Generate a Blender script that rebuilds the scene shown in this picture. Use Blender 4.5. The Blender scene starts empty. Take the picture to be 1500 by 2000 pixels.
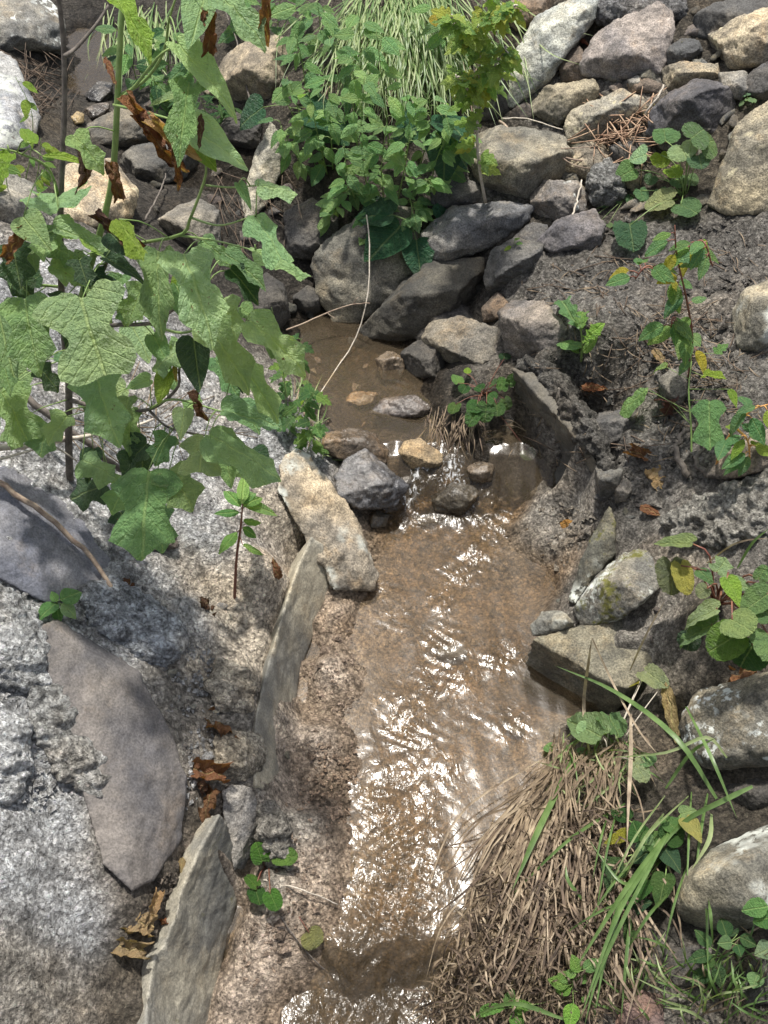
import bpy, bmesh, math, random
import numpy as np
from mathutils import Vector, Matrix

rnd = random.Random(11)
# ------------------------------------------------------------------ camera, world, sun, exposure
scene = bpy.context.scene
COL = scene.collection
CAM_H, PITCH, FOV = 2.4, math.radians(47.0), math.radians(48.0)
cam_d = bpy.data.cameras.new('camera')
cam_d.sensor_fit = 'VERTICAL'
cam_d.angle = FOV
cam_d.clip_start = 0.05
cam_d.clip_end = 300
cam = bpy.data.objects.new('camera', cam_d)
COL.objects.link(cam)
cam.location = (0, 0, CAM_H)
cam.rotation_euler = (math.pi / 2 - PITCH, 0, 0)
scene.camera = cam

SUN_EL, SUN_AZ = math.radians(77.5), math.radians(-10)
world = bpy.data.worlds.new('World')
scene.world = world
world.use_nodes = True
wn = world.node_tree
wn.nodes.clear()
sky = wn.nodes.new('ShaderNodeTexSky')
sky.sky_type = 'NISHITA'
sky.sun_disc = False
sky.sun_elevation = SUN_EL
sky.sun_rotation = SUN_AZ
sky.air_density = 1.0
sky.dust_density = 4.0
sky.ozone_density = 1.0
hs = wn.nodes.new('ShaderNodeHueSaturation')
hs.inputs['Saturation'].default_value = 0.55
bg = wn.nodes.new('ShaderNodeBackground')
bg.inputs['Strength'].default_value = 0.095
wo = wn.nodes.new('ShaderNodeOutputWorld')
wn.links.new(sky.outputs[0], hs.inputs['Color'])
wn.links.new(hs.outputs[0], bg.inputs['Color'])
wn.links.new(bg.outputs[0], wo.inputs['Surface'])

SUN_DIR = Vector((math.sin(SUN_AZ) * math.cos(SUN_EL), math.cos(SUN_AZ) * math.cos(SUN_EL), math.sin(SUN_EL)))
sun_d = bpy.data.lights.new('sun', 'SUN')
sun_d.energy = 3.2
sun_d.angle = math.radians(3)
sun_d.color = (1.0, 0.95, 0.87)
sun = bpy.data.objects.new('sun', sun_d)
COL.objects.link(sun)
sun.location = (0, 0, 10)
sun.rotation_euler = SUN_DIR.to_track_quat('Z', 'Y').to_euler()

scene.view_settings.view_transform = 'Standard'
scene.view_settings.look = 'None'
scene.view_settings.exposure = 1.05
scene.view_settings.gamma = 1.0
scene.view_settings.use_curve_mapping = False
scene.cycles.max_bounces = 8
scene.cycles.transparent_max_bounces = 12

# ------------------------------------------------------------------ picture -> place helpers
T = math.tan(FOV / 2)
C0 = np.array([0.0, 0.0, CAM_H])
F_ = np.array([0.0, math.cos(PITCH), -math.sin(PITCH)])
U_ = np.array([0.0, math.sin(PITCH), math.cos(PITCH)])
R_ = np.array([1.0, 0.0, 0.0])


def ray(px, py):
    return F_ + R_ * ((px - 750) / 1000 * T) + U_ * ((1000 - py) / 1000 * T)


def at_z(px, py, z):
    d = ray(px, py)
    return C0 + d * ((z - CAM_H) / d[2])


def at_y(px, py, y):
    d = ray(px, py)
    return C0 + d * (y / d[1])


def mpp(p):
    """metres per photograph pixel at a point"""
    return float(np.dot(np.asarray(p) - C0, F_)) * T / 1000


# ------------------------------------------------------------------ noise (numpy)
_pr = np.random.RandomState(5)
_perm = np.concatenate([_pr.permutation(256)] * 3).astype(np.int64)
_grad = _pr.normal(size=(256, 3))
_grad /= np.linalg.norm(_grad, axis=1)[:, None]
_jit = _pr.rand(256, 3)


def _h(i, j, k):
    return _perm[_perm[_perm[i & 255] + (j & 255)] + (k & 255)]


def perlin(p):
    p = np.asarray(p, dtype=np.float64)
    f = np.floor(p).astype(np.int64)
    r = p - f
    w = r * r * r * (r * (r * 6 - 15) + 10)
    out = 0
    for dx in (0, 1):
        for dy in (0, 1):
            for dz in (0, 1):
                g = _grad[_h(f[:, 0] + dx, f[:, 1] + dy, f[:, 2] + dz)]
                d = (g * (r - np.array([dx, dy, dz]))).sum(1)
                wx = w[:, 0] if dx else 1 - w[:, 0]
                wy = w[:, 1] if dy else 1 - w[:, 1]
                wz = w[:, 2] if dz else 1 - w[:, 2]
                out = out + d * wx * wy * wz
    return out


def fbm(p, oct=4, gain=0.5):
    p = np.asarray(p, dtype=np.float64)
    a, s, o = 1.0, 1.0, 0
    for i in range(oct):
        o = o + a * perlin(p * s + i * 17.3)
        a *= gain
        s *= 2.03
    return o


def worley(p, z0=0):
    """2-D cell noise: distance to the nearest jittered point"""
    p = np.asarray(p, dtype=np.float64)
    f = np.floor(p).astype(np.int64)
    best = np.full(len(p), 9.0)
    zz = np.full(len(p), z0, dtype=np.int64)
    for dx in (-1, 0, 1):
        for dy in (-1, 0, 1):
            c = f + np.array([dx, dy])
            j = _jit[_h(c[:, 0], c[:, 1], zz)]
            d = (c[:, 0] + j[:, 0] - p[:, 0]) ** 2 + (c[:, 1] + j[:, 1] - p[:, 1]) ** 2
            best = np.minimum(best, d)
    return np.sqrt(best)


def sstep(a, b, x):
    t = np.clip((x - a) / (b - a), 0, 1)
    return t * t * (3 - 2 * t)


# ------------------------------------------------------------------ the lie of the land
# control points: photograph pixel, height in metres, ground kind
# G pale grey mortar, B beige mortar, P pinkish sandy mortar, D dark grout with tree shade in its tone, M soil darkened in colour for gully shade, S stream sand, K near-black ground
KINDS = 'GBPDMSKL'
KCOL = {'G': (.42, .43, .435), 'B': (.52, .455, .36), 'P': (.46, .38, .305), 'D': (.165, .156, .14),
        'M': (.075, .064, .048), 'S': (.31, .215, .125), 'K': (.045, .04, .033), 'L': (.29, .27, .235), 'Q': (.10, .072, .045)}  # Q: stream bed with the pool's shade put into its brown
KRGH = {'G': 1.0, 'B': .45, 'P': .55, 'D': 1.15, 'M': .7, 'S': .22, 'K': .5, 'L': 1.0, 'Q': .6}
CPS = """
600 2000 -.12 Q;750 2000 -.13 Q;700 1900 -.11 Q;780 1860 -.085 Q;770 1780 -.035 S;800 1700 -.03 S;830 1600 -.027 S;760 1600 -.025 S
880 1500 -.022 S;780 1450 -.02 S;980 1450 -.015 S;800 1300 -.005 S;930 1300 -.008 S;1000 1250 .005 S;800 1150 .025 S;950 1180 .018 S
1060 1140 .035 S;800 1050 .05 S;900 1050 .045 S;1000 1000 .085 S;880 980 .07 S
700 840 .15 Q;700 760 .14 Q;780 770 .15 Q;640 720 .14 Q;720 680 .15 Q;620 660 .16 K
500 1950 -.03 P;440 2000 -.03 P;560 1850 .01 P;640 1800 .005 P;600 1700 .055 P;690 1700 .0 P;580 1600 .085 L;690 1550 .02 P;620 1450 .095 P
690 1400 .03 P;630 1300 .11 P;690 1250 .045 P;650 1180 .12 P;720 1180 .05 P;480 1800 .03 P;470 1900 -.01 P;520 1720 .07 L;700 1630 .005 P
330 1750 .2 M;250 1900 .2 M;390 1620 .21 M;260 2000 .17 M
480 1480 .2 B;500 1250 .24 B;450 1180 .28 B;550 1000 .28 B;450 1050 .33 G;650 1150 .12 L
430 1330 .27 B;430 1420 .25 L;
350 1350 .33 L;300 1500 .34 L;250 1650 .31 L;150 1800 .32 G;100 1950 .32 L;0 1900 .42 L;0 1700 .48 G;100 1600 .42 G;100 1450 .47 G
0 1400 .55 G;200 1300 .45 G;0 1250 .6 G;100 1150 .54 G;250 1150 .45 G;350 1200 .36 G;400 1050 .37 G;0 1000 .66 G;200 950 .5 G
350 900 .42 G;500 900 .33 G;580 850 .28 G;0 800 .72 G;200 750 .58 G;400 750 .42 G;520 750 .3 L;0 600 .78 G;200 550 .62 G
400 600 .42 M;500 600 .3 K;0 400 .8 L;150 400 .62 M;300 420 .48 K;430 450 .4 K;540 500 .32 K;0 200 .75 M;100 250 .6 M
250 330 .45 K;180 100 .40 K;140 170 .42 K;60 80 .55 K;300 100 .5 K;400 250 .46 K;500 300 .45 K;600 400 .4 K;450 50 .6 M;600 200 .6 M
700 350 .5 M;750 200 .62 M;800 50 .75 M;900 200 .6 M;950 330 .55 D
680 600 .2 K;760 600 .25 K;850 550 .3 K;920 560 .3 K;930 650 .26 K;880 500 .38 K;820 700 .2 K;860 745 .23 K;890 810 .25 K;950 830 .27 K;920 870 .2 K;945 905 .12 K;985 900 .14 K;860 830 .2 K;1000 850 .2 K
1040 900 .15 D;1050 1000 .14 L;1080 1060 .14 L;1000 780 .27 K;1060 940 .15 L;1120 1010 .15 L
1080 760 .40 D;1200 900 .33 D;1030 690 .37 D;1100 600 .46 D;1000 540 .42 D;1200 550 .52 D;1300 500 .56 D;1450 480 .62 D;1150 700 .44 D
1300 700 .52 D;1450 750 .58 D;1250 850 .4 D;1350 900 .45 D;1500 900 .55 D;1250 1000 .33 D;1400 1020 .45 L;1500 1050 .5 D;1150 1130 .17 D
1250 1150 .27 D;1350 1200 .35 M;1500 1200 .42 M;1115 1226 .14 L;1250 1250 .22 L;1050 1390 -.01 S;1100 1420 .04 L;1200 1400 .12 M
1350 1400 .22 M;1500 1400 .34 M;1060 1480 .02 P;1000 1560 .01 P;950 1650 .005 P;900 1800 -.01 P;850 1920 -.07 M;1000 1750 .07 K;1000 1900 .05 K
1150 1600 .14 K;1300 1600 .17 M;1450 1600 .2 M;1150 1800 .13 K;1300 1750 .17 K;1300 1950 .12 D;1480 1700 .25 M;1480 1950 .18 M
464 1705 .04 P;472 1765 .0 P;450 1855 -.015 P;430 1935 -.025 P;412 2000 -.03 P;430 1770 -.01 P;405 1850 -.03 P;385 1930 -.04 P;365 2000 -.045 P
425 1660 .19 M;318 1800 .2 M;290 1850 .195 M;278 1920 .19 M;272 1990 .19 M;345 1720 .22 M
654 1115 .12 L;656 1172 .085 P;634 1240 .07 P;612 1290 .06 P;610 1120 .1 L;606 1190 .07 P;585 1260 .05 P;570 1340 .05 P
560 1130 .255 B;545 1160 .258 B;520 1240 .258 B;497 1320 .245 B;480 1400 .235 L;472 1500 .218 L;622 1254 .058 P;600 1312 .052 P;584 1400 .05 P;576 1490 .05 P;572 1565 .055 P;
1012 880 .11 L;1055 945 .1 L;1095 968 .11 L;1165 1000 .15 L;1080 900 .1 K;1120 935 .1 K
1052 722 .402 D;1103 782 .39 D;1143 836 .374 D;1181 902 .35 D;1100 768 .415 D;1138 828 .395 D;1178 890 .37 D;1200 945 .34 D
1100 1396 -.01 P;1168 1398 .02 M;1130 1362 -.03 K;1185 1372 .0 K;1060 1330 -.04 K;1230 1235 .185 L;1200 1290 .165 L;1290 1230 .24 L
1100 400 .5 M;1000 300 .55 M;1200 300 .6 M;1350 350 .64 M;1500 350 .72 M;1100 200 .66 D;1250 200 .72 D;1400 200 .78 M;1000 50 .75 M
1200 50 .82 M;1400 50 .88 M;1500 0 .95 M
"""
_cp, _ck = [], []
for tok in CPS.replace('\n', ';').split(';'):
    if tok.strip():
        a, b, z, k = tok.split()
        q = at_z(float(a), float(b), float(z))
        _cp.append(q)
        _ck.append(k)
for q, k in (((-3, 1, .9), 'G'), ((-3, 3, 1.0), 'M'), ((3, 1, .6), 'M'), ((3, 3, 1.1), 'D'), ((0, 6, 1.0), 'M'), ((-3, 6, .9), 'M'), ((3, 6, 1.4), 'D'),
             ((0, 0, -.15), 'S'), ((-1.5, 0, .5), 'G'), ((1.5, 0, .3), 'M')):
    _cp.append(np.array(q, float))
    _ck.append(k)
_cp = np.array(_cp)
_n = len(_cp)


def _phi(d2):
    return np.sqrt(d2 + .03 ** 2)


_d2 = ((_cp[:, None, :2] - _cp[None, :, :2]) ** 2).sum(2)
_A = np.zeros((_n + 1, _n + 1))
_A[:_n, :_n] = _phi(_d2) - np.eye(_n) * 0.002
_A[:_n, _n] = 1
_A[_n, :_n] = 1
_W = np.linalg.solve(_A, np.concatenate([_cp[:, 2], [0]]))
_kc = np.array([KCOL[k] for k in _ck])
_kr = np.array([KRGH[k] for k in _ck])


def land(xy, full=False):
    """height of the land; with full, also the ground colour and roughness there"""
    xy = np.asarray(xy, float)
    c = np.stack([np.clip(xy[:, 0], -3, 3), np.clip(xy[:, 1], 0, 6)], 1)
    out = np.zeros(len(xy))
    colr = np.zeros((len(xy), 3))
    rg = np.zeros(len(xy))
    for s in range(0, len(xy), 40000):
        d2 = ((c[s:s + 40000, None, :] - _cp[None, :, :2]) ** 2).sum(2)
        out[s:s + 40000] = _phi(d2) @ _W[:_n] + _W[_n]
        if full:
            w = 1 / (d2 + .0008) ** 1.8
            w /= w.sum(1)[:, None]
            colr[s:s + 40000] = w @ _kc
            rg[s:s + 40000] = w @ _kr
    out += .12 * np.sqrt(((xy - c) ** 2).sum(1))
    return (out, colr, rg) if full else out


_ts = np.linspace(1.0, 7.0, 420)
_gc = {}
_hx, _hy = np.linspace(-2.6, 2.6, 521), np.linspace(0, 6.4, 641)
_HH = land(np.stack([a.ravel() for a in np.meshgrid(_hx, _hy)], 1)).reshape(641, 521)


def land_q(xy):
    u = np.clip((xy[:, 0] + 2.6) * 100, 0, 519.999)
    v = np.clip(xy[:, 1] * 100, 0, 639.999)
    i, j = u.astype(int), v.astype(int)
    a, b = u - i, v - j
    return (_HH[j, i] * (1 - a) + _HH[j, i + 1] * a) * (1 - b) + (_HH[j + 1, i] * (1 - a) + _HH[j + 1, i + 1] * a) * b



def ground(px, py):
    """the place on the land seen at a photograph pixel"""
    key = (round(px, 1), round(py, 1))
    if key in _gc:
        return _gc[key].copy()
    d = ray(px, py)
    pts = C0 + d[None, :] * _ts[:, None]
    h = pts[:, 2] - land_q(pts[:, :2])
    below = np.nonzero(h < 0)[0]
    if len(below) == 0 or below[0] == 0:
        p = at_z(px, py, .3)
    else:
        i = below[0]
        t = _ts[i - 1] + (_ts[i] - _ts[i - 1]) * h[i - 1] / (h[i - 1] - h[i])
        p = C0 + d * t
    _gc[key] = p
    return p.copy()


def near(px, py, lift=0.0):
    """a place seen at a pixel, that far in front of the land"""
    p = ground(px, py)
    d = C0 - p
    return p + d / np.linalg.norm(d) * lift


# ------------------------------------------------------------------ object helpers
def V(p):
    return Vector((float(p[0]), float(p[1]), float(p[2])))


def tag(o, label=None, cat=None, group=None, kind=None):
    if label:
        o['label'] = label
    if cat:
        o['category'] = cat
    if group:
        o['group'] = group
    if kind:
        o['kind'] = kind
    return o


def mesh_obj(name, verts, faces, mat, loc=None, parent=None, smooth=True):
    me = bpy.data.meshes.new(name)
    v = np.asarray(verts, float)
    if loc is not None:
        v = v - np.asarray(loc, float)
    me.from_pydata(v.tolist(), [], faces)
    if smooth:
        me.polygons.foreach_set('use_smooth', [True] * len(me.polygons))
    me.materials.append(mat)
    o = bpy.data.objects.new(name, me)
    COL.objects.link(o)
    if parent is not None:
        o.parent = parent
    elif loc is not None:
        o.location = V(loc)
    return o


def thing(name, label, cat, loc, group=None):
    o = bpy.data.objects.new(name, None)
    o.empty_display_size = .05
    COL.objects.link(o)
    o.location = V(loc)
    return tag(o, label, cat, group)


class MB:
    """collects tubes and blades in world space, then builds one mesh object"""

    def __init__(s):
        s.v, s.f = [], []

    def tube(s, pts, radii, sides=6):
        pts = [np.asarray(p, float) for p in pts]
        n0 = len(s.v)
        up = np.array([.31, .17, .93])
        for i, p in enumerate(pts):
            t = pts[min(i + 1, len(pts) - 1)] - pts[max(i - 1, 0)]
            t = t / (np.linalg.norm(t) + 1e-9)
            a = np.cross(t, up)
            if np.linalg.norm(a) < .1:
                a = np.cross(t, [1, 0, 0])
            a /= np.linalg.norm(a)
            b = np.cross(t, a)
            r = radii[i] if hasattr(radii, '__len__') else radii
            for k in range(sides):
                an = 2 * math.pi * k / sides
                s.v.append(p + (a * math.cos(an) + b * math.sin(an)) * r)
        for i in range(len(pts) - 1):
            for k in range(sides):
                k2 = (k + 1) % sides
                s.f.append((n0 + i * sides + k, n0 + i * sides + k2, n0 + (i + 1) * sides + k2, n0 + (i + 1) * sides + k))
        s.f.append(tuple(range(n0, n0 + sides))[::-1])
        m = n0 + (len(pts) - 1) * sides
        s.f.append(tuple(range(m, m + sides)))

    def blade(s, pts, width, nrm=None, fold=.25):
        pts = [np.asarray(p, float) for p in pts]
        n = len(pts)
        n0 = len(s.v)
        for i, p in enumerate(pts):
            t = pts[min(i + 1, n - 1)] - pts[max(i - 1, 0)]
            t /= np.linalg.norm(t) + 1e-9
            nn = np.array([.1, -.6, .8]) if nrm is None else np.asarray(nrm, float)
            side = np.cross(t, nn)
            l = np.linalg.norm(side)
            side = side / l if l > 1e-4 else np.array([1., 0, 0])
            q = i / (n - 1)
            w = width * .5 * (0.55 + .45 * min(1, q * 4)) * (1 - max(0, (q - .45) / .55) ** 1.6) + 1e-5
            up = np.cross(side, t)
            s.v += [p - side * w, p - up * w * fold, p + side * w]
        for i in range(n - 1):
            for k in (0, 1):
                a = n0 + i * 3 + k
                s.f.append((a, a + 1, a + 4, a + 3))

    def build(s, name, mat, parent=None, loc=None):
        return mesh_obj(name, s.v, s.f, mat, loc=loc if loc is not None else (list(parent.location) if parent else None), parent=parent)


def curve(pts, n=10):
    """Catmull-Rom through 3-D points"""
    P = [np.asarray(p, float) for p in pts]
    if len(P) == 2:
        return [P[0] + (P[1] - P[0]) * i / n for i in range(n + 1)]
    P = [2 * P[0] - P[1]] + P + [2 * P[-1] - P[-2]]
    out = []
    segs = len(P) - 3
    for i in range(n + 1):
        u = i / n * segs
        k = min(int(u), segs - 1)
        t = u - k
        a, b, c, d = P[k:k + 4]
        out.append(.5 * (2 * b + (c - a) * t + (2 * a - 5 * b + 4 * c - d) * t * t + (3 * b - a - 3 * c + d) * t ** 3))
    return out


# ------------------------------------------------------------------ materials
class NT:
    def __init__(s, name):
        s.m = bpy.data.materials.new(name)
        s.m.use_nodes = True
        s.t = s.m.node_tree
        s.t.nodes.clear()
        s.out = s.t.nodes.new('ShaderNodeOutputMaterial')

    def n(s, typ, _ins=None, **props):
        nd = s.t.nodes.new('ShaderNode' + typ)
        for k, v in props.items():
            setattr(nd, k, v)
        for k, v in (_ins or {}).items():
            if isinstance(v, bpy.types.NodeSocket):
                s.t.links.new(v, nd.inputs[k])
            else:
                nd.inputs[k].default_value = v
        return nd

    def noise(s, vec, scale, detail=6, rough=.6, dist=0):
        return s.n('TexNoise', {'Vector': vec, 'Scale': scale, 'Detail': detail, 'Roughness': rough, 'Distortion': dist}).outputs['Fac']

    def ramp(s, x, a, b, lo=0., hi=1.):
        return s.n('MapRange', {'Value': x, 'From Min': a, 'From Max': b, 'To Min': lo, 'To Max': hi}, interpolation_type='SMOOTHSTEP').outputs[0]

    def mix(s, f, a, b, mode='MIX'):
        nd = s.t.nodes.new('ShaderNodeMix')
        nd.data_type = 'RGBA'
        nd.blend_type = mode
        for i, v in ((0, f), (6, a), (7, b)):
            if isinstance(v, bpy.types.NodeSocket):
                s.t.links.new(v, nd.inputs[i])
            else:
                nd.inputs[i].default_value = v if i == 0 or len(v) == 4 else (*v, 1)
        return nd.outputs[2]

    def math(s, op, a, b=0., c=0.):
        nd = s.t.nodes.new('ShaderNodeMath')
        nd.operation = op
        for i, v in enumerate((a, b, c)):
            if isinstance(v, bpy.types.NodeSocket):
                s.t.links.new(v, nd.inputs[i])
            else:
                nd.inputs[i].default_value = v
        return nd.outputs[0]

    def done(s, sh):
        s.t.links.new(sh, s.out.inputs['Surface'])
        return s.m


def stone_vec(b):
    tc = b.n('TexCoord').outputs['Object']
    oi = b.n('ObjectInfo')
    off = b.math('MULTIPLY', oi.outputs['Random'], 37.0)
    vec = b.n('VectorMath', {0: tc, 1: b.n('CombineXYZ', {0: off, 1: off, 2: off}).outputs[0]}, operation='ADD').outputs[0]
    return vec, oi


def rock_material(name, lichen=0., lichen_col=(.5, .52, .47), moss=0., rough=.85, iron=.35, grain=1.0, bump=.85, spots=False, strata=.3, mottle=1.0):
    """natural stone, base colour from the object's own colour"""
    b = NT(name)
    vec, oi = stone_vec(b)
    base = oi.outputs['Color']
    big = b.noise(vec, 5, 5, .6)
    mid = b.noise(vec, 22, 7, .65)
    fine = b.noise(vec, 210, 3, .7)
    c = b.mix(b.ramp(big, .38, .66), b.mix(1, base, (.62, .64, .68), 'MULTIPLY'), b.mix(1, base, (1.25, 1.2, 1.1), 'MULTIPLY'))
    irn = b.math('MULTIPLY', b.ramp(b.noise(vec, 9, 5, .7), .5, .72), iron)
    c = b.mix(irn, c, b.mix(1, base, (1.5, 1.15, .72), 'MULTIPLY'))
    c = b.mix(1, c, b.n('CombineColor', {0: b.ramp(mid, .28, .72, 1 - .5 * mottle, 1 + .42 * mottle), 1: b.ramp(mid, .28, .72, 1 - .5 * mottle, 1 + .42 * mottle), 2: b.ramp(mid, .28, .72, 1 - .5 * mottle, 1 + .42 * mottle)}).outputs[0], 'MULTIPLY')
    g = b.ramp(fine, .3, .7, 1 - .5 * grain, 1 + .5 * grain)
    c = b.mix(1, c, b.n('CombineColor', {0: g, 1: g, 2: g}).outputs[0], 'MULTIPLY')
    # strata
    st = b.n('Mapping', {'Vector': vec, 'Scale': (6, 6, 70), 'Rotation': (.5, .35, 0)}).outputs[0]
    stn = b.noise(st, 1, 4, .6)
    c = b.mix(b.ramp(stn, .56, .7, 0, strata), c, b.mix(1, base, (.5, .48, .45), 'MULTIPLY'))
    if lichen > 0:
        ln = b.math('MULTIPLY', b.ramp(b.noise(vec, 7, 3, .5), .5, .62), b.ramp(b.noise(vec, 42, 5, .65), .62 - lichen * .28, .70 - lichen * .28))
        c = b.mix(ln, c, b.mix(b.noise(vec, 120, 3, .6), tuple(x * .72 for x in lichen_col), tuple(x * 1.2 for x in lichen_col)))
    if spots:
        vo = b.n('TexVoronoi', {'Vector': b.mix(.06, vec, b.n('TexNoise', {'Vector': vec, 'Scale': 14.0, 'Detail': 4.0}).outputs['Color']), 'Scale': 17.0})
        sc = b.n('SeparateColor', {0: vo.outputs['Color']})
        on = b.ramp(sc.outputs[0], .6, .64)
        rad = b.math('MULTIPLY_ADD', sc.outputs[1], .22, .14)
        d = b.math('SUBTRACT', rad, b.math('ADD', vo.outputs['Distance'], b.math('MULTIPLY', b.noise(vec, 90, 4, .7), .16)))
        c = b.mix(b.math('MULTIPLY', b.ramp(d, -.06, .02), b.math('MULTIPLY', on, .85)), c, b.mix(b.noise(vec, 120, 3, .6), tuple(x * .75 for x in lichen_col), tuple(x * 1.15 for x in lichen_col)))
    if moss > 0:
        mn = b.ramp(b.math('ADD', b.noise(vec, 11, 5, .7), b.math('MULTIPLY', b.noise(vec, 70, 4, .6), .35)), .86 - moss * .3, .98 - moss * .3)
        c = b.mix(mn, c, b.mix(b.noise(vec, 140, 3, .6), (.035, .042, .008), (.16, .15, .03)))
    h = b.math('ADD', b.math('MULTIPLY', b.noise(vec, 38, 8, .72), .8), b.math('MULTIPLY', fine, .22))
    bp = b.n('Bump', {'Strength': bump, 'Distance': .012, 'Height': h}).outputs[0]
    p = b.n('BsdfPrincipled', {'Base Color': c, 'Roughness': b.ramp(mid, .3, .7, max(rough - .12, .05), min(rough + .1, 1)), 'Normal': bp})
    return b.done(p.outputs[0])


def mortar_material(name, attr=True, bump=1.0):
    """rough crumbling mortar: the given base colour, grains, pits and stains"""
    b = NT(name)
    if attr:
        vec = b.n('TexCoord').outputs['Object']
        base = b.n('Attribute', attribute_name='col').outputs['Color']
        wet = b.n('Attribute', attribute_name='wet').outputs['Fac']
    else:
        vec, oi = stone_vec(b)
        base = oi.outputs['Color']
        wet = None
    big = b.noise(vec, 6, 6, .65)
    mid = b.noise(vec, 34, 8, .72)
    fine = b.noise(vec, 190, 4, .75)
    k = b.math('MULTIPLY', b.ramp(big, .3, .7, .72, 1.22), b.math('MULTIPLY', b.ramp(mid, .3, .66, .36, 1.32), b.ramp(fine, .32, .68, .6, 1.36)))
    c = b.mix(1, b.mix(1, base, (1.45, 1.45, 1.45), 'MULTIPLY'), b.n('CombineColor', {0: k, 1: k, 2: k}).outputs[0], 'MULTIPLY')
    c = b.mix(b.ramp(b.noise(vec, 3.5, 4, .6), .5, .7, 0, .45), c, b.mix(1, c, (1.12, .95, .74), 'MULTIPLY'))
    pit = b.ramp(b.noise(vec, 75, 5, .7), .60, .70)
    c = b.mix(b.math('MULTIPLY', pit, .75), c, b.mix(1, c, (.22, .21, .2), 'MULTIPLY'))
    gr = b.n('TexVoronoi', {'Vector': vec, 'Scale': 95.0, 'Randomness': 1.0})
    c = b.mix(b.ramp(gr.outputs['Distance'], .18, .34, .35, 0), c, b.mix(1, c, b.mix(.75, gr.outputs['Color'], (1.25, 1.25, 1.25)), 'MULTIPLY'))
    pit2 = b.ramp(b.noise(vec, 135, 3, .6), .58, .66)
    c = b.mix(b.math('MULTIPLY', pit2, .6), c, b.mix(1, c, (.25, .24, .23), 'MULTIPLY'))
    c = b.mix(b.ramp(gr.outputs['Distance'], .38, .62, 0, .55), c, b.mix(1, c, (.3, .29, .28), 'MULTIPLY'))
    rgh = .93
    if wet is not None:
        c = b.mix(wet, c, b.mix(1, c, (.6, .565, .52), 'MULTIPLY'))
        rgh = b.ramp(wet, 0, 1, .93, .3)
    h = b.math('ADD', b.math('MULTIPLY', mid, 1.0), b.math('MULTIPLY', fine, .5))
    h = b.math('SUBTRACT', h, b.math('MULTIPLY', b.math('ADD', pit, pit2), .35))
    h = b.math('SUBTRACT', h, b.math('MULTIPLY', gr.outputs['Distance'], .3))
    bp = b.n('Bump', {'Strength': bump, 'Distance': .026, 'Height': h}).outputs[0]
    p = b.n('BsdfPrincipled', {'Base Color': c, 'Roughness': rgh, 'Normal': bp})
    p.inputs['Specular IOR Level'].default_value = .35
    return b.done(p.outputs[0])


def leaf_material(name, veins=True, transl=.36, rough=.36, spot=.0, vein_n=7.0):
    """leaf: colour from the object, veins from the blade's own coordinates"""
    b = NT(name)
    oi = b.n('ObjectInfo')
    base = oi.outputs['Color']
    uv = b.n('UVMap').outputs[0]
    sep = b.n('SeparateXYZ', {0: uv})
    vec, _ = stone_vec(b)
    n1 = b.noise(vec, 2.2, 4, .6)
    c = b.mix(b.ramp(n1, .3, .7), b.mix(1, base, (.86, .9, .9), 'MULTIPLY'), b.mix(1, base, (1.14, 1.1, 1.0), 'MULTIPLY'))
    ax = b.math('ABSOLUTE', b.math('SUBTRACT', sep.outputs[0], .5))
    mid = b.ramp(ax, .009, .028, 1, 0)
    lat = b.math('FRACT', b.math('MULTIPLY', b.math('SUBTRACT', sep.outputs[1], b.math('MULTIPLY', ax, .85)), vein_n))
    latl = b.ramp(b.math('ABSOLUTE', b.math('SUBTRACT', lat, .5)), .02, .1, 1, 0)
    v = b.math('MAXIMUM', mid, b.math('MULTIPLY', latl, .32))
    if veins:
        c = b.mix(b.math('MULTIPLY', v, .5), c, b.mix(.5, b.mix(1, base, (1.7, 1.6, 1.25), 'MULTIPLY'), (.42, .48, .22)))
    if spot > 0:
        sp = b.ramp(b.noise(vec, 9, 4, .7), .66 - spot * .2, .74 - spot * .2)
        c = b.mix(sp, c, (.16, .085, .03))
    h = b.math('SUBTRACT', b.noise(vec, 14, 5, .6), b.math('MULTIPLY', v, .35))
    bp = b.n('Bump', {'Strength': .7, 'Distance': .06, 'Height': h}).outputs[0]
    p = b.n('BsdfPrincipled', {'Base Color': c, 'Roughness': rough, 'Normal': bp})
    tr = b.n('BsdfTranslucent', {'Color': b.mix(1, c, (1.45, 1.5, .6), 'MULTIPLY'), 'Normal': bp})
    m = b.n('MixShader', {0: transl, 1: p.outputs[0], 2: tr.outputs[0]})
    return b.done(m.outputs[0])


def plain_material(name, c1, c2, scale=40, rough=.8, bump=.4, transl=0.):
    b = NT(name)
    vec = b.n('TexCoord').outputs['Object']
    c = b.mix(b.ramp(b.noise(vec, scale, 5, .65), .3, .7), c1, c2)
    bp = b.n('Bump', {'Strength': bump, 'Distance': .004, 'Height': b.noise(vec, scale * 3, 5, .7)}).outputs[0]
    p = b.n('BsdfPrincipled', {'Base Color': c, 'Roughness': rough, 'Normal': bp})
    if transl:
        tr = b.n('BsdfTranslucent', {'Color': b.mix(1, c, (1.5, 1.6, .7), 'MULTIPLY')})
        return b.done(b.n('MixShader', {0: transl, 1: p.outputs[0], 2: tr.outputs[0]}).outputs[0])
    return b.done(p.outputs[0])


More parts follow.
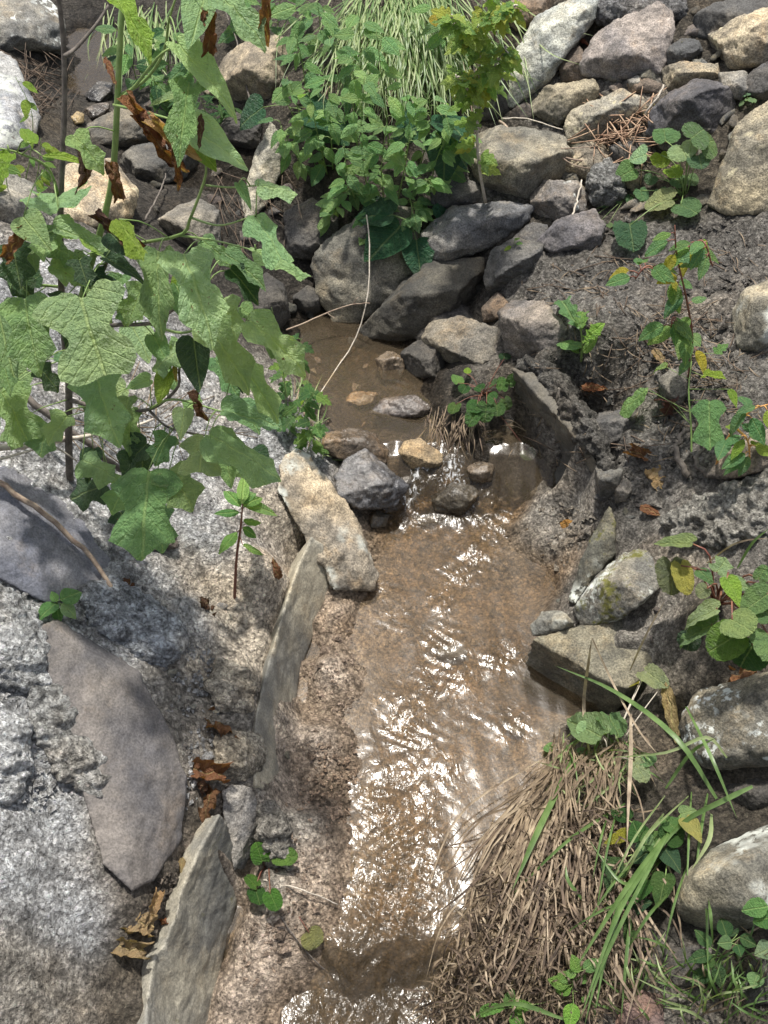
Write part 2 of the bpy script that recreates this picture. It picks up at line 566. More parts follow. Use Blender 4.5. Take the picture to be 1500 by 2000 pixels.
M_ROCK = rock_material('stone')
M_LICH = rock_material('stone_with_lichen', lichen=.8)
M_BLOT = rock_material('stone_with_pale_blotches', lichen=.35, lichen_col=(.55, .58, .55), spots=True)
M_MOSS = rock_material('mossy_stone', moss=.55, lichen=.5)
M_WET = rock_material('wet_stone', rough=.24, iron=.5, bump=.5)
M_GRAN = rock_material('crumbly_tan_stone', iron=.45, grain=1.1, bump=1.0, lichen=.3, lichen_col=(.5, .45, .3))
M_MORT = mortar_material('crumbled_mortar', attr=False)
M_CAST = mortar_material('weathered_kerb_concrete', attr=False, bump=.35)
M_CONC = rock_material('cast_concrete', iron=.25, grain=.55, bump=.4, strata=0., mottle=.55, moss=.12)
M_SLAB = rock_material('slab_stone', iron=.3, grain=.6, bump=.5, strata=.15, mottle=.5)
M_LAND = mortar_material('mortar_and_soil')
M_LEAF = leaf_material('broad_leaf')
M_LEAFS = leaf_material('blotched_leaf', spot=.12)
M_SMALL = leaf_material('thin_leaf', rough=.45, transl=.44, vein_n=5)
M_DEAD = leaf_material('dead_leaf', rough=.75, transl=.3, spot=.25)
M_BARK = plain_material('dark_bark', (.06, .05, .042), (.15, .13, .11), 60)
M_TWIG = plain_material('dry_twig', (.17, .12, .09), (.34, .27, .2), 70)
M_PALET = plain_material('bleached_twig', (.34, .3, .24), (.52, .47, .4), 70)
M_GSTEM = plain_material('green_stem', (.12, .2, .05), (.22, .3, .1), 30, .5, .2)
M_RSTEM = plain_material('reddish_stem', (.13, .04, .03), (.2, .09, .05), 30, .5, .2)
M_STRAW = plain_material('straw', (.07, .048, .032), (.28, .215, .145), 25, .8, .2, .2)
M_STRAWP = plain_material('bleached_straw', (.15, .11, .075), (.41, .335, .24), 25, .8, .2, .2)
M_STRAWD = plain_material('dark_straw', (.04, .028, .02), (.13, .092, .062), 25, .85, .2)
M_GRASS = plain_material('grass_blade', (.07, .13, .035), (.15, .235, .08), 18, .42, .15, .35)
M_GRASSP = plain_material('pale_grass_blade', (.17, .24, .09), (.33, .38, .2), 18, .5, .15, .35)
# ------------------------------------------------------------------ ground sheet
def axis(lo, hi, segs, far=40.0, growth=1.35):
    a = [segs[0][0]]
    for s, e, d in segs:
        n = max(1, int(round((e - s) / d)))
        a += [s + (e - s) * (i + 1) / n for i in range(n)]
    d = .03
    left, x = [], a[0]
    while x > -far:
        d *= growth
        x -= d
        left.append(x)
    d = .03
    right, x = [], a[-1]
    while x < far:
        d *= growth
        x += d
        right.append(x)
    return np.array(left[::-1] + a + right)


gx = axis(0, 0, [(-2.3, -1.15, .011), (-1.15, 1.15, .0052), (1.15, 2.3, .011)])
gy = axis(0, 0, [(.45, .75, .01), (.75, 2.1, .0042), (2.1, 3.1, .007), (3.1, 5.2, .015)])
X, Y = np.meshgrid(gx, gy)
P2 = np.stack([X.ravel(), Y.ravel()], 1)
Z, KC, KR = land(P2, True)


def water_z(y, x=None):
    if x is not None:
        o = np.zeros(len(y))
        y = y + .055 * perlin(np.c_[x * 8, o + 3, o]) + .03 * perlin(np.c_[x * 22, y * 9, o + 1])
    return np.interp(y, [.5, .92, .955, 1.0, 1.06, 2.1, 2.15, 2.27, 2.31, 3.2], [-.1, -.068, -.05, -.012, 0, .082, .09, .185, .2, .2])


core = (np.abs(P2[:, 0]) < 2.4) & (P2[:, 1] < 5.4) & (P2[:, 1] > .3)
idx = np.nonzero(core)[0]
q = P2[idx]
rg = KR[idx]
zz = np.zeros(len(q))
warp = .02 * np.stack([perlin(np.c_[q * 14, zz]), perlin(np.c_[q * 14, zz + 7.7])], 1)
qw = q + warp
w1 = worley(qw * 17, 3)
w2 = worley(qw * 42, 9)
w3 = worley(qw * 88, 21)
f1 = fbm(np.c_[q * 7, zz], 4)
f2 = fbm(np.c_[q * 26, zz + 3], 4)
patch = sstep(-.25, .35, fbm(np.c_[q * 3.3, zz + 31], 3))         # crumbly here, smoother there
lump = .016 * (1 - np.minimum(w1, 1) ** 2) + .0105 * (1 - np.minimum(w2, 1) ** 2) + .006 * (1 - np.minimum(w3, 1) ** 2) - .018
u_ = q @ np.array([.8, .6])
v_ = q @ np.array([-.6, .8])
groove = fbm(np.c_[u_ * 5 + 3, v_ * 19, zz + 50], 4)
dz = rg * ((.35 + .65 * patch) * 1.25 * lump + .024 * f1 + .014 * f2 + .016 * np.maximum(groove, -.35) * (q[:, 0] < .1) - .03 * sstep(.42, .7, np.abs(groove)) * 0)
Z[idx] += dz
wet = np.zeros(len(P2))
wl = np.where(P2[:, 1] < 3.25, water_z(P2[:, 1], P2[:, 0]), .43)
inch = (P2[:, 0] > -.75) & (P2[:, 0] < .8)
wet[:] = np.where(inch | (P2[:, 1] > 3.25), 1 - sstep(.006, .07, Z - wl + .02 * perlin(np.c_[P2 * 20, np.zeros(len(P2))])), 0)
nx_, ny_ = len(gx), len(gy)
ii = np.arange(nx_ * ny_).reshape(ny_, nx_)
quads = np.stack([ii[:-1, :-1].ravel(), ii[:-1, 1:].ravel(), ii[1:, 1:].ravel(), ii[1:, :-1].ravel()], 1)


def grid_mesh(name, verts, quads, mat):
    me = bpy.data.meshes.new(name)
    me.vertices.add(len(verts))
    me.vertices.foreach_set('co', np.asarray(verts, np.float32).ravel())
    me.loops.add(quads.size)
    me.loops.foreach_set('vertex_index', quads.astype(np.int32).ravel())
    me.polygons.add(len(quads))
    me.polygons.foreach_set('loop_start', (np.arange(len(quads)) * 4).astype(np.int32))
    me.update(calc_edges=True)
    me.polygons.foreach_set('use_smooth', np.ones(len(quads), bool))
    me.materials.append(mat)
    me.validate()
    o = bpy.data.objects.new(name, me)
    COL.objects.link(o)
    return o


landob = grid_mesh('stream_bank', np.c_[P2, Z], quads, M_LAND)
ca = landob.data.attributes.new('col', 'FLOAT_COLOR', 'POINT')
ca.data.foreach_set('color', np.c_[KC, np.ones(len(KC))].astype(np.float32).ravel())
wa = landob.data.attributes.new('wet', 'FLOAT', 'POINT')
wa.data.foreach_set('value', wet.astype(np.float32))
tag(landob, 'crumbling mortared banks and sandy bed of the stream', None, None, 'structure')


# ------------------------------------------------------------------ water
def water_material():
    b = NT('stream_water')
    vec = b.n('TexCoord').outputs['Object']
    amp = b.n('Attribute', attribute_name='chop').outputs['Fac']
    m1 = b.n('Mapping', {'Vector': vec, 'Scale': (60, 34, 30), 'Rotation': (0, 0, .35)}).outputs[0]
    h = b.math('MULTIPLY', b.noise(m1, 1.0, 3, .55, .8), b.math('ADD', .04, b.math('MULTIPLY', amp, .75)))
    bp = b.n('Bump', {'Strength': .55, 'Distance': .012, 'Height': h}).outputs[0]
    fr = b.n('Fresnel', {'IOR': 1.333, 'Normal': bp}).outputs[0]
    gl = b.n('BsdfGlossy', {'Color': (1, 1, 1, 1), 'Roughness': .17, 'Normal': bp})
    tp = b.n('BsdfTransparent', {'Color': (.91, .87, .79, 1)})
    df = b.n('BsdfDiffuse', {'Color': (.40, .31, .2, 1), 'Normal': bp})
    body = b.n('MixShader', {0: .07, 1: tp.outputs[0], 2: df.outputs[0]})
    wat = b.n('MixShader', {0: fr, 1: body.outputs[0], 2: gl.outputs[0]})
    fo = b.n('Attribute', attribute_name='foam_glint').outputs['Fac']
    m2 = b.n('Mapping', {'Vector': vec, 'Scale': (70, 40, 40), 'Rotation': (0, 0, .3)}).outputs[0]
    fn = b.noise(m2, 1.0, 6, .7, 1.2)
    fm = b.ramp(b.math('ADD', fn, b.math('MULTIPLY', fo, .32)), .74, .92)
    wh = b.n('BsdfPrincipled', {'Base Color': (.55, .56, .56, 1), 'Roughness': .3, 'Normal': bp})
    return b.done(b.n('MixShader', {0: b.math('MULTIPLY', fm, b.math('MINIMUM', b.math('MULTIPLY', fo, 3.0), .9)), 1: wat.outputs[0], 2: wh.outputs[0]}).outputs[0])


M_WATER = water_material()
# choppy places: photograph pixel, reach in metres, strength
CHOP = [(770, 1800, .08, 1.5), (785, 1720, .07, 1.2), (755, 1640, .07, 1.0), (815, 1640, .05, .7), (740, 1760, .06, 1.2), (700, 1950, .12, 1.2), (640, 1985, .08, 1.0), (790, 1545, .08, .7), (880, 1510, .04, .2), (750, 1560, .05, .6),
        (870, 930, .07, 1.3), (810, 975, .08, 1.3), (900, 975, .06, 1.2), (970, 1010, .06, 1.0), (965, 1060, .06, 1.0), (925, 1110, .05, .9), (890, 1150, .045, .8), (865, 1190, .04, .7),
        (865, 1275, .05, 1.0), (980, 1293, .05, .8), (790, 1385, .05, .5), (850, 1345, .05, .6), (900, 1330, .04, .5), (740, 1890, .08, 1.0), (690, 1860, .06, .7), (1080, 1130, .03, .6), (745, 1170, .035, .7),
        (800, 1440, .07, .55), (1000, 1420, .04, .6), (770, 1220, .05, .35), (930, 1400, .05, .2), (780, 790, .05, .4)]
FOAM_GLINT = [(800, 965, .05, .9), (880, 935, .05, .9), (905, 975, .05, .8), (820, 935, .03, .7), (975, 1020, .05, .35), (865, 1272, .03, .5), (740, 1895, .05, .3), (690, 1960, .08, .22), (790, 1880, .04, .25), (770, 1800, .05, .3), (790, 1700, .05, .2), (650, 1985, .06, .2)]  # white patches: some foam, mostly water reflections painted as white colour


def water_sheet(name, x0, x1, y0, y1, dx, dy, zf, chop0, calm):
    xs = np.arange(x0, x1, dx)
    ys = np.arange(y0, y1, dy)
    A, B = np.meshgrid(xs, ys)
    p = np.stack([A.ravel(), B.ravel()], 1)
    z = zf(p[:, 1], p[:, 0])
    amp = np.full(len(p), chop0)
    foam_glint = np.zeros(len(p))
    if not calm:
        for (px, py, r, s) in CHOP:
            c = at_z(px, py, 0.02 if py > 1000 else .12)
            amp += s * np.exp(-((p - c[:2]) ** 2).sum(1) / (r * r))
        amp = np.minimum(amp, 1.8)
        for (px, py, r, sv) in FOAM_GLINT:
            c = at_z(px, py, 0.0 if py > 1000 else .12)
            foam_glint += sv * np.exp(-((p - c[:2]) ** 2).sum(1) / (r * r))
    zz = np.zeros(len(p))
    wv = .03 * np.stack([perlin(np.c_[p * 9, zz]), perlin(np.c_[p * 9, zz + 5])], 1)
    u = p + wv
    # diagonal ripple trains plus uneven chop
    r1 = np.sin((u[:, 0] * .55 + u[:, 1] * .9) * 210 + 5 * perlin(np.c_[u * 8, zz + 2]))
    r2 = np.sin((-u[:, 0] * .75 + u[:, 1] * .7) * 170 + 6 * perlin(np.c_[u * 7, zz + 12]))
    n1 = fbm(np.c_[u[:, 0] * 30, u[:, 1] * 17, zz], 3)
    n2 = fbm(np.c_[u[:, 0] * 12, u[:, 1] * 8, zz + 9], 3)
    br = sstep(-.3, .4, perlin(np.c_[u * 11, zz + 40]))
    z = z + amp * (.0013 * r1 * br + .0011 * r2 * (1 - br) + .0030 * n1 + .008 * n2) + .0007 * n2 + .0003 * n1
    n_x, n_y = len(xs), len(ys)
    k = np.arange(n_x * n_y).reshape(n_y, n_x)
    qd = np.stack([k[:-1, :-1].ravel(), k[:-1, 1:].ravel(), k[1:, 1:].ravel(), k[1:, :-1].ravel()], 1)
    o = grid_mesh(name, np.c_[p, z], qd, M_WATER)
    a = o.data.attributes.new('chop', 'FLOAT', 'POINT')
    a.data.foreach_set('value', amp.astype(np.float32))
    a = o.data.attributes.new('foam_glint', 'FLOAT', 'POINT')
    a.data.foreach_set('value', np.minimum(foam_glint, 1).astype(np.float32))
    return tag(o, None, None, None, 'structure')


tag(water_sheet('stream_water', -.62, .5, .55, 3.15, .0048, .0045, water_z, .03, False), 'shallow brown stream running over sand between mortared stone banks')
tag(water_sheet('pool_water', -2.1, -.75, 3.4, 5.4, .02, .02, lambda y, x: np.full(len(y), .445), .25, True), 'quiet water of the stream higher up behind the sapling')


# ------------------------------------------------------------------ stones
def remesh_body(verts, voxel):
    """convex body -> even quad mesh (arrays)"""
    bm = bmesh.new()
    for v in verts:
        bm.verts.new(v)
    bmesh.ops.convex_hull(bm, input=bm.verts)
    loose = [v for v in bm.verts if not v.link_faces]
    bmesh.ops.delete(bm, geom=loose, context='VERTS')
    bmesh.ops.recalc_face_normals(bm, faces=bm.faces)
    me = bpy.data.meshes.new('tmp_body')
    bm.to_mesh(me)
    bm.free()
    o = bpy.data.objects.new('tmp_body', me)
    COL.objects.link(o)
    md = o.modifiers.new('r', 'REMESH')
    md.mode = 'VOXEL'
    md.voxel_size = voxel
    dg = bpy.context.evaluated_depsgraph_get()
    ev = o.evaluated_get(dg)
    m2 = bpy.data.meshes.new_from_object(ev, depsgraph=dg)
    bpy.data.objects.remove(o)
    bpy.data.meshes.remove(me)
    return m2


def clip_hull(pts, o, n):
    """cut a corner off a convex body: keep what lies behind the plane"""
    bm = bmesh.new()
    for p in pts:
        bm.verts.new(p)
    bmesh.ops.convex_hull(bm, input=bm.verts)
    bmesh.ops.delete(bm, geom=[v for v in bm.verts if not v.link_faces], context='VERTS')
    bmesh.ops.bisect_plane(bm, geom=bm.verts[:] + bm.edges[:] + bm.faces[:], plane_co=Vector(o), plane_no=Vector(n), clear_outer=True)
    out = np.array([tuple(v.co) for v in bm.verts])
    bm.free()
    return out if len(out) > 5 else np.asarray(pts)


def work_stone(me, size, rounds, rough, seed, lump=0.0):
    n = len(me.vertices)
    co = np.empty(n * 3)
    me.vertices.foreach_get('co', co)
    co = co.reshape(-1, 3)
    ne = len(me.edges)
    ed = np.empty(ne * 2, np.int32)
    me.edges.foreach_get('vertices', ed)
    ed = ed.reshape(-1, 2)
    deg = np.bincount(ed.ravel(), minlength=n)[:, None]
    for _ in range(rounds):
        s = np.zeros_like(co)
        for k in range(3):
            s[:, k] = np.bincount(ed[:, 0], co[ed[:, 1], k], n) + np.bincount(ed[:, 1], co[ed[:, 0], k], n)
        co = .5 * co + .5 * s / np.maximum(deg, 1)
    me.vertices.foreach_set('co', co.ravel())
    me.update()
    nr = np.empty(n * 3)
    me.vertices.foreach_get('normal', nr)
    nr = nr.reshape(-1, 3)
    o = seed * 13.7
    p = co / size
    chip = fbm(p * 5.5 + o, 3)
    d = size * rough * (.028 * fbm(p * 1.9 + o, 2) + .05 * np.minimum(chip, .05) + .016 * fbm(p * 14 + o, 3)) + .0016 * rough * fbm(co * 75 + o, 3)
    # split lines along the bedding
    bed = np.sin((p @ np.array([.25, -.45, .86])) * 30 + 4 * perlin(p * 2 + o))
    d -= size * .006 * rough * sstep(.75, 1, bed)
    if lump > 0:
        a = co[:, [0, 1]] + co[:, [2, 2]] * .7
        a = a + .01 * np.stack([perlin(co * 30), perlin(co * 30 + 9)], 1)
        d += lump * (.012 * (.6 - worley(a * 26 + seed, 5)) + .009 * (.6 - worley(a * 60 + seed, 6)) + .012 * fbm(co * 14 + o, 4))
    co = co + nr * d[:, None]
    me.vertices.foreach_set('co', co.ravel())
    me.polygons.foreach_set('use_smooth', np.ones(len(me.polygons), bool))
    me.update()


_seed = [0]
REFS = []


def stone(name, label, cat, outline, mat, col, rf=.5, bulge=.42, thick=.55, k=.35, lift=.012, rounds=0, rough=1.0, inner=None,
          anchor=None, group=None, lump=0., res=48, kind=None, ridge_tilt=0.):
    """a stone whose silhouette follows an outline; inner = (px,py,how far it stands out, as a share of its size)"""
    _seed[0] += 1
    sd = _seed[0]
    r = random.Random(sd * 7 + 1)
    xs = [a for a, _ in outline]
    ys = [b for _, b in outline]
    cx, cy = sum(xs) / len(xs), sum(ys) / len(ys)
    if group == ROWS:
        outline = [(cx + (a - cx) * 1.05, cy + (b - cy) * 1.05) for a, b in outline]
    hpx, wpx = max(ys) - min(ys), max(xs) - min(xs)
    ax, ay = anchor or (cx, min(max(ys) - .12 * hpx, 1995))
    A = ground(min(max(ax, 5), 1495), ay)
    toc = C0 - A
    dist = np.linalg.norm(toc)
    nrm = toc / dist
    m = mpp(A)
    size = m * math.sqrt(hpx * wpx)

    def place(px, py, off):
        d = ray(px, py)
        tp = np.dot(A - C0, nrm) / np.dot(d, nrm)
        tg = np.dot(ground(min(max(px, -150), 1650), min(max(py, -120), 2100)) - C0, F_)
        t = tp + (tg - tp) * k
        t = min(t, tg)
        t -= (lift + off) / np.linalg.norm(d)
        return C0 + d * t

    pts = [place(a, b, 0) for a, b in outline]
    cen = np.mean(pts, axis=0)
    back = []
    for p in pts:
        q = cen + (p - cen) * .8
        dd = (q - C0) / np.linalg.norm(q - C0)
        back.append(q + dd * thick * size + np.array([0, 0, -.12 * size]))
    fr = []
    if inner is None:
        yr = min(ys) + rf * hpx
        n_out = len(outline)
        for q in (.1, .36, .64, .9):
            y = yr + (r.random() - .5) * .12 * hpx + (q - .5) * ridge_tilt * hpx
            xa = []
            for i in range(n_out):
                (x1, y1), (x2, y2) = outline[i], outline[(i + 1) % n_out]
                if (y1 - y) * (y2 - y) < 0:
                    xa.append(x1 + (x2 - x1) * (y - y1) / (y2 - y1))
            if len(xa) < 2:
                continue
            x0, x1 = min(xa), max(xa)
            fr.append(place(x0 + (x1 - x0) * q, y, bulge * m * hpx * (.75 if q in (.1, .9) else 1) * r.uniform(.85, 1.15)))
        fr.append(place(cx + (r.random() - .5) * .3 * wpx, cy + .28 * hpx, bulge * .75 * m * hpx))
        for _ in range(1):
            fr.append(place(cx + r.uniform(-.3, .3) * wpx, cy + r.uniform(-.3, .3) * hpx, bulge * r.uniform(.6, .95) * m * hpx))
    else:
        fr = [place(a, b, o * size) for a, b, o in inner]
    allp = pts + back + fr
    base = np.array([cen[0], cen[1], min(p[2] for p in pts)])
    loc = np.array([p - base for p in allp])
    mid_ = loc.mean(0)
    vn = (C0 - cen) / np.linalg.norm(C0 - cen)
    for _ in range(3 if lump == 0 and k < .9 and inner is None else 0):
        d = np.array([r.gauss(0, 1), r.gauss(0, 1), r.gauss(0, 1)])
        d += vn * (.75 - d @ vn)
        d /= np.linalg.norm(d)
        h = (loc - mid_) @ d
        loc = clip_hull(loc, mid_ + d * h.max() * r.uniform(.62, .84), d)
    loc = list(loc)
    ext = np.max(np.ptp(np.array(loc), axis=0))
    me = remesh_body([tuple(p) for p in loc], max(ext / res, .0035))
    work_stone(me, size, rounds, rough, sd, lump)
    me.name = name
    me.materials.clear()
    me.materials.append(mat)
    o = bpy.data.objects.new(name, me)
    COL.objects.link(o)
    o.location = V(base)
    o.color = (*col, 1)
    tag(o, label, cat, group, kind)
    REFS.append((cx, cy, wpx, hpx, label, cat))
    return o


def face_wall(name, label, cat, face, mat, col, back, res=60, rough=.35, rounds=1, lump=0., drop=.12):
    """a cast face (photograph pixel, height) with a body behind it, cut and weathered"""
    _seed[0] += 1
    pts = [at_z(a, b, z) if z is not None else ground(a, b) - np.array([0, 0, .04]) for a, b, z in face]
    base = np.array([np.mean([p[0] for p in pts]), np.mean([p[1] for p in pts]), min(p[2] for p in pts)])
    n = len(pts)
    bm = bmesh.new()
    A = [bm.verts.new(p - base) for p in pts]
    B = [bm.verts.new(p - base + np.array(back)) for p in pts]
    bm.faces.new(A)
    bm.faces.new(B[::-1])
    for i in range(n):
        bm.faces.new((A[i], B[i], B[(i + 1) % n], A[(i + 1) % n]))
    bmesh.ops.triangulate(bm, faces=bm.faces)
    bmesh.ops.recalc_face_normals(bm, faces=bm.faces)
    me = bpy.data.meshes.new('tmp_wall')
    bm.to_mesh(me)
    bm.free()
    o = bpy.data.objects.new('tmp_wall', me)
    COL.objects.link(o)
    md = o.modifiers.new('r', 'REMESH')
    md.mode = 'VOXEL'
    md.voxel_size = max(np.ptp(np.array(pts), axis=0).max() / res, .003)
    dg = bpy.context.evaluated_depsgraph_get()
    m2 = bpy.data.meshes.new_from_object(o.evaluated_get(dg), depsgraph=dg)
    bpy.data.objects.remove(o)
    bpy.data.meshes.remove(me)
    work_stone(m2, .3, rounds, rough, _seed[0], lump)
    m2.name = name
    m2.materials.clear()
    m2.materials.append(mat)
    o = bpy.data.objects.new(name, m2)
    COL.objects.link(o)
    o.location = V(base)
    o.color = (*col, 1)
    return tag(o, label, cat)


TAN = (.29, .245, .17)
GREY = (.185, .18, .165)
DARK = (.085, .082, .078)
VIOL = (.165, .155, .16)
PALE = (.37, .38, .34)
GBRN = (.19, .172, .13)
BRWN = (.15, .115, .085)
BLCK = (.05, .047, .043)
MORT = (.40, .405, .40)
MORD = (.16, .15, .135)
CONC = (.27, .26, .225)
R = stone
ROWS = 'rubble stones of the upper bank'
# --- upper right rubble slope
R('slab', 'tall pale grey-green slab leaning beside the yellow-green seedling', 'stone', [(985, 200), (1000, 110), (1050, 28), (1130, -4), (1168, 4), (1160, 42), (1110, 104), (1080, 152), (1005, 208)], M_ROCK, PALE, inner=[(1012, 150, .12), (1060, 60, .2), (1140, 20, .16), (1095, 115, .16)], group=ROWS)
R('rock', 'dark squared stone under the foot of the tall pale slab', 'stone', [(925, 130), (990, 95), (1002, 205), (985, 228), (930, 235)], M_ROCK, DARK, group=ROWS)
R('boulder', 'big violet-brown boulder with one tan corner, at the top of the slope', 'stone', [(1130, 120), (1165, 70), (1200, 42), (1280, 6), (1312, 22), (1317, 60), (1290, 142), (1250, 147), (1200, 155), (1142, 145)], M_ROCK, (.21, .19, .18), inner=[(1150, 115, .16), (1205, 110, .26), (1250, 105, .3), (1275, 45, .16), (1300, 70, .15)], group=ROWS)
R('rock', 'long dark flat stone above the big tan block', 'stone', [(1335, 42), (1400, 4), (1480, -14), (1540, -5), (1520, 24), (1420, 52), (1380, 72), (1340, 68)], M_ROCK, (.10, .095, .085), group=ROWS)
R('boulder', 'big tan rough-faced block near the top corner', 'stone', [(1357, 76), (1420, 44), (1500, 14), (1560, 5), (1560, 110), (1500, 128), (1440, 136), (1398, 122)], M_GRAN, (.31, .27, .2), rf=.3, group=ROWS)
R('rock', 'flat tan stone under the big tan block', 'stone', [(1290, 132), (1330, 120), (1400, 124), (1408, 155), (1350, 174), (1298, 178)], M_GRAN, (.29, .25, .18), rf=.4, group=ROWS)
R('rock', 'small square grey stone wedged below the tan block', 'stone', [(1404, 142), (1460, 138), (1472, 160), (1465, 195), (1410, 192)], M_ROCK, GREY, group=ROWS)
R('rock', 'dark stone at the edge beside the little round-leaved weed', 'stone', [(1455, 150), (1500, 118), (1560, 110), (1560, 195), (1500, 200), (1458, 180)], M_ROCK, DARK, group=ROWS)
R('boulder', 'black-faced boulder directly above the coltsfoot', 'stone', [(1264, 262), (1275, 215), (1305, 185), (1362, 154), (1418, 164), (1441, 200), (1432, 250), (1392, 285), (1300, 290)], M_ROCK, (.095, .09, .092), rf=.3, group=ROWS)
R('rock', 'pale tan wedge lying above the dry twigs', 'stone', [(1104, 245), (1118, 215), (1170, 192), (1212, 174), (1256, 190), (1262, 215), (1205, 232), (1165, 272), (1112, 282)], M_GRAN, (.31, .285, .225), rf=.45, inner=[(1125, 228, .15), (1165, 225, .3), (1215, 200, .25), (1245, 205, .15)], group=ROWS)
R('rock', 'olive-grey stone tucked behind the pale tan wedge', 'stone', [(1034, 197), (1068, 166), (1160, 154), (1170, 186), (1115, 222), (1090, 246), (1045, 222)], M_ROCK, GBRN, rf=.4, group=ROWS)
R('rock', 'brown stone in the gap between tall slab and violet boulder', 'stone', [(1090, 108), (1132, 88), (1152, 130), (1150, 158), (1096, 160)], M_ROCK, BRWN, group=ROWS)
R('boulder', 'long grey-olive boulder behind the bent pale stem', 'stone', [(903, 290), (922, 256), (980, 244), (1070, 254), (1102, 270), (1122, 310), (1104, 342), (1060, 374), (1000, 397), (940, 362)], M_ROCK, (.20, .185, .145), rf=.45, bulge=.4, group=ROWS)
R('rock', 'thin tan stone under the heap of dry twigs', 'stone', [(1096, 300), (1150, 276), (1196, 290), (1198, 330), (1150, 352), (1100, 342)], M_GRAN, (.25, .21, .15), group=ROWS)
R('rock', 'lichen-spotted rounded stone with a straw lying across it', 'stone', [(1033, 382), (1060, 352), (1130, 352), (1152, 380), (1142, 412), (1082, 438), (1042, 415)], M_BLOT, (.17, .155, .14), rf=.4, group=ROWS)
R('rock', 'purplish stone below the lichen-spotted one', 'stone', [(1049, 472), (1090, 428), (1160, 408), (1184, 440), (1172, 480), (1110, 508), (1060, 498)], M_ROCK, (.13, .12, .12), rf=.35, group=ROWS)
R('mortar_lump', 'knob of grey mortar beside the coltsfoot', 'mortar lump', [(1142, 360), (1160, 325), (1190, 308), (1215, 330), (1222, 390), (1180, 405), (1148, 395)], M_MORT, (.2, .2, .19), lump=1.0, rounds=6)
R('boulder', 'long slate-grey boulder with a flat top over the dark gap', 'stone', [(814, 494), (824, 450), (882, 404), (1000, 394), (1042, 400), (1032, 430), (962, 482), (880, 512), (826, 514)], M_ROCK, (.16, .158, .155), rf=.42, bulge=.5, group=ROWS, rounds=1, inner=[(835, 470, .16), (890, 435, .26), (960, 425, .26), (1015, 415, .14), (880, 490, .2)])
R('rock', 'rounded dark stone at the mouth of the gap', 'stone', [(944, 540), (958, 490), (1008, 464), (1060, 478), (1052, 522), (992, 566), (955, 578)], M_ROCK, (.10, .097, .09), rf=.35, group=ROWS)
R('rock', 'small dark stone wedged above the mouth of the gap', 'stone', [(1000, 465), (1040, 432), (1070, 440), (1064, 478), (1030, 486)], M_ROCK, DARK, group=ROWS)
R('boulder', 'great tilted tan-grey boulder with a crack, above the pool', 'stone', [(611, 505), (640, 468), (735, 392), (802, 410), (822, 470), (827, 515), (772, 582), (692, 637), (650, 632), (620, 572)], M_ROCK, (.17, .158, .125), inner=[(650, 495, .14), (720, 440, .16), (790, 450, .15), (760, 545, .17), (690, 600, .14), (650, 580, .12)], k=.15, group=ROWS)
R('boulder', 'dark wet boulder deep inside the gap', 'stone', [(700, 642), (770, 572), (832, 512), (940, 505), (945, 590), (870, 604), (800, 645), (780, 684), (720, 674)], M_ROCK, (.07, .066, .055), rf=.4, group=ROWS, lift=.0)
R('rock', 'black stone lying in front of the gap', 'stone', [(800, 640), (850, 600), (920, 592), (935, 625), (890, 660), (820, 670)], M_ROCK, BLCK, group=ROWS)
R('rock', 'smooth oval stone overhanging the pool', 'stone', [(824, 660), (840, 630), (900, 618), (980, 646), (982, 690), (922, 718), (850, 702)], M_ROCK, (.185, .165, .13), rf=.4, group=ROWS)
R('boulder', 'squarish grey-brown stone at the head of the concrete wall', 'stone', [(974, 612), (1000, 588), (1062, 588), (1108, 640), (1096, 692), (1032, 714), (986, 682)], M_ROCK, (.17, .15, .13), rf=.25, group=ROWS)
R('rock', 'small brown stone above the oval one', 'stone', [(940, 602), (970, 568), (992, 590), (977, 626), (945, 628)], M_ROCK, BRWN, group=ROWS)
R('rock', 'dark tilted stone below the oval one at the pool edge', 'stone', [(782, 690), (830, 658), (872, 700), (862, 742), (802, 748)], M_ROCK, BLCK, group=ROWS)
R('rock', 'dim stone under the drooping jewelweed, left of the long boulder', 'stone', [(840, 370), (880, 345), (930, 352), (940, 392), (880, 408), (845, 400)], M_ROCK, DARK, group=ROWS)
R('boulder', 'rough tan boulder at the edge behind the coltsfoot', 'stone', [(1384, 395), (1412, 320), (1440, 240), (1500, 200), (1570, 190), (1570, 400), (1500, 412), (1420, 418)], M_GRAN, (.26, .23, .165), inner=[(1440, 300, .16), (1480, 280, .2), (1440, 390, .1), (1530, 300, .2)], group=ROWS)
R('rock', 'small dark chip at the base of the violet boulder', 'stone', [(1215, 160), (1260, 150), (1295, 165), (1285, 182), (1230, 180)], M_ROCK, BRWN, group=ROWS)
R('rock', 'grey lump beside the pale tan wedge', 'stone', [(1225, 155), (1245, 146), (1262, 158), (1258, 175), (1232, 176)], M_ROCK, GREY, group=ROWS)
R('rock', 'dark stone under the thin tan one', 'stone', [(1190, 285), (1240, 262), (1275, 280), (1262, 318), (1200, 320)], M_ROCK, DARK, group=ROWS)
R('mortar_lump', 'dark mortar mound on the skyline behind the violet boulder', 'mortar lump', [(1150, 30), (1180, -10), (1260, -30), (1340, -10), (1345, 30), (1310, 50), (1200, 60)], M_MORT, (.15, .15, .15), lump=1.0, rounds=6)
R('rock', 'grey stone on the skyline behind the tall pale slab', 'stone', [(985, 40), (1000, 0), (1060, -20), (1095, 0), (1060, 40), (1010, 60)], M_ROCK, BRWN, group=ROWS)
R('rock', 'dark stone between the violet boulder and the long flat one', 'stone', [(1300, 100), (1330, 66), (1360, 72), (1372, 100), (1340, 124), (1305, 126)], M_ROCK, (.10, .1, .095), group=ROWS)
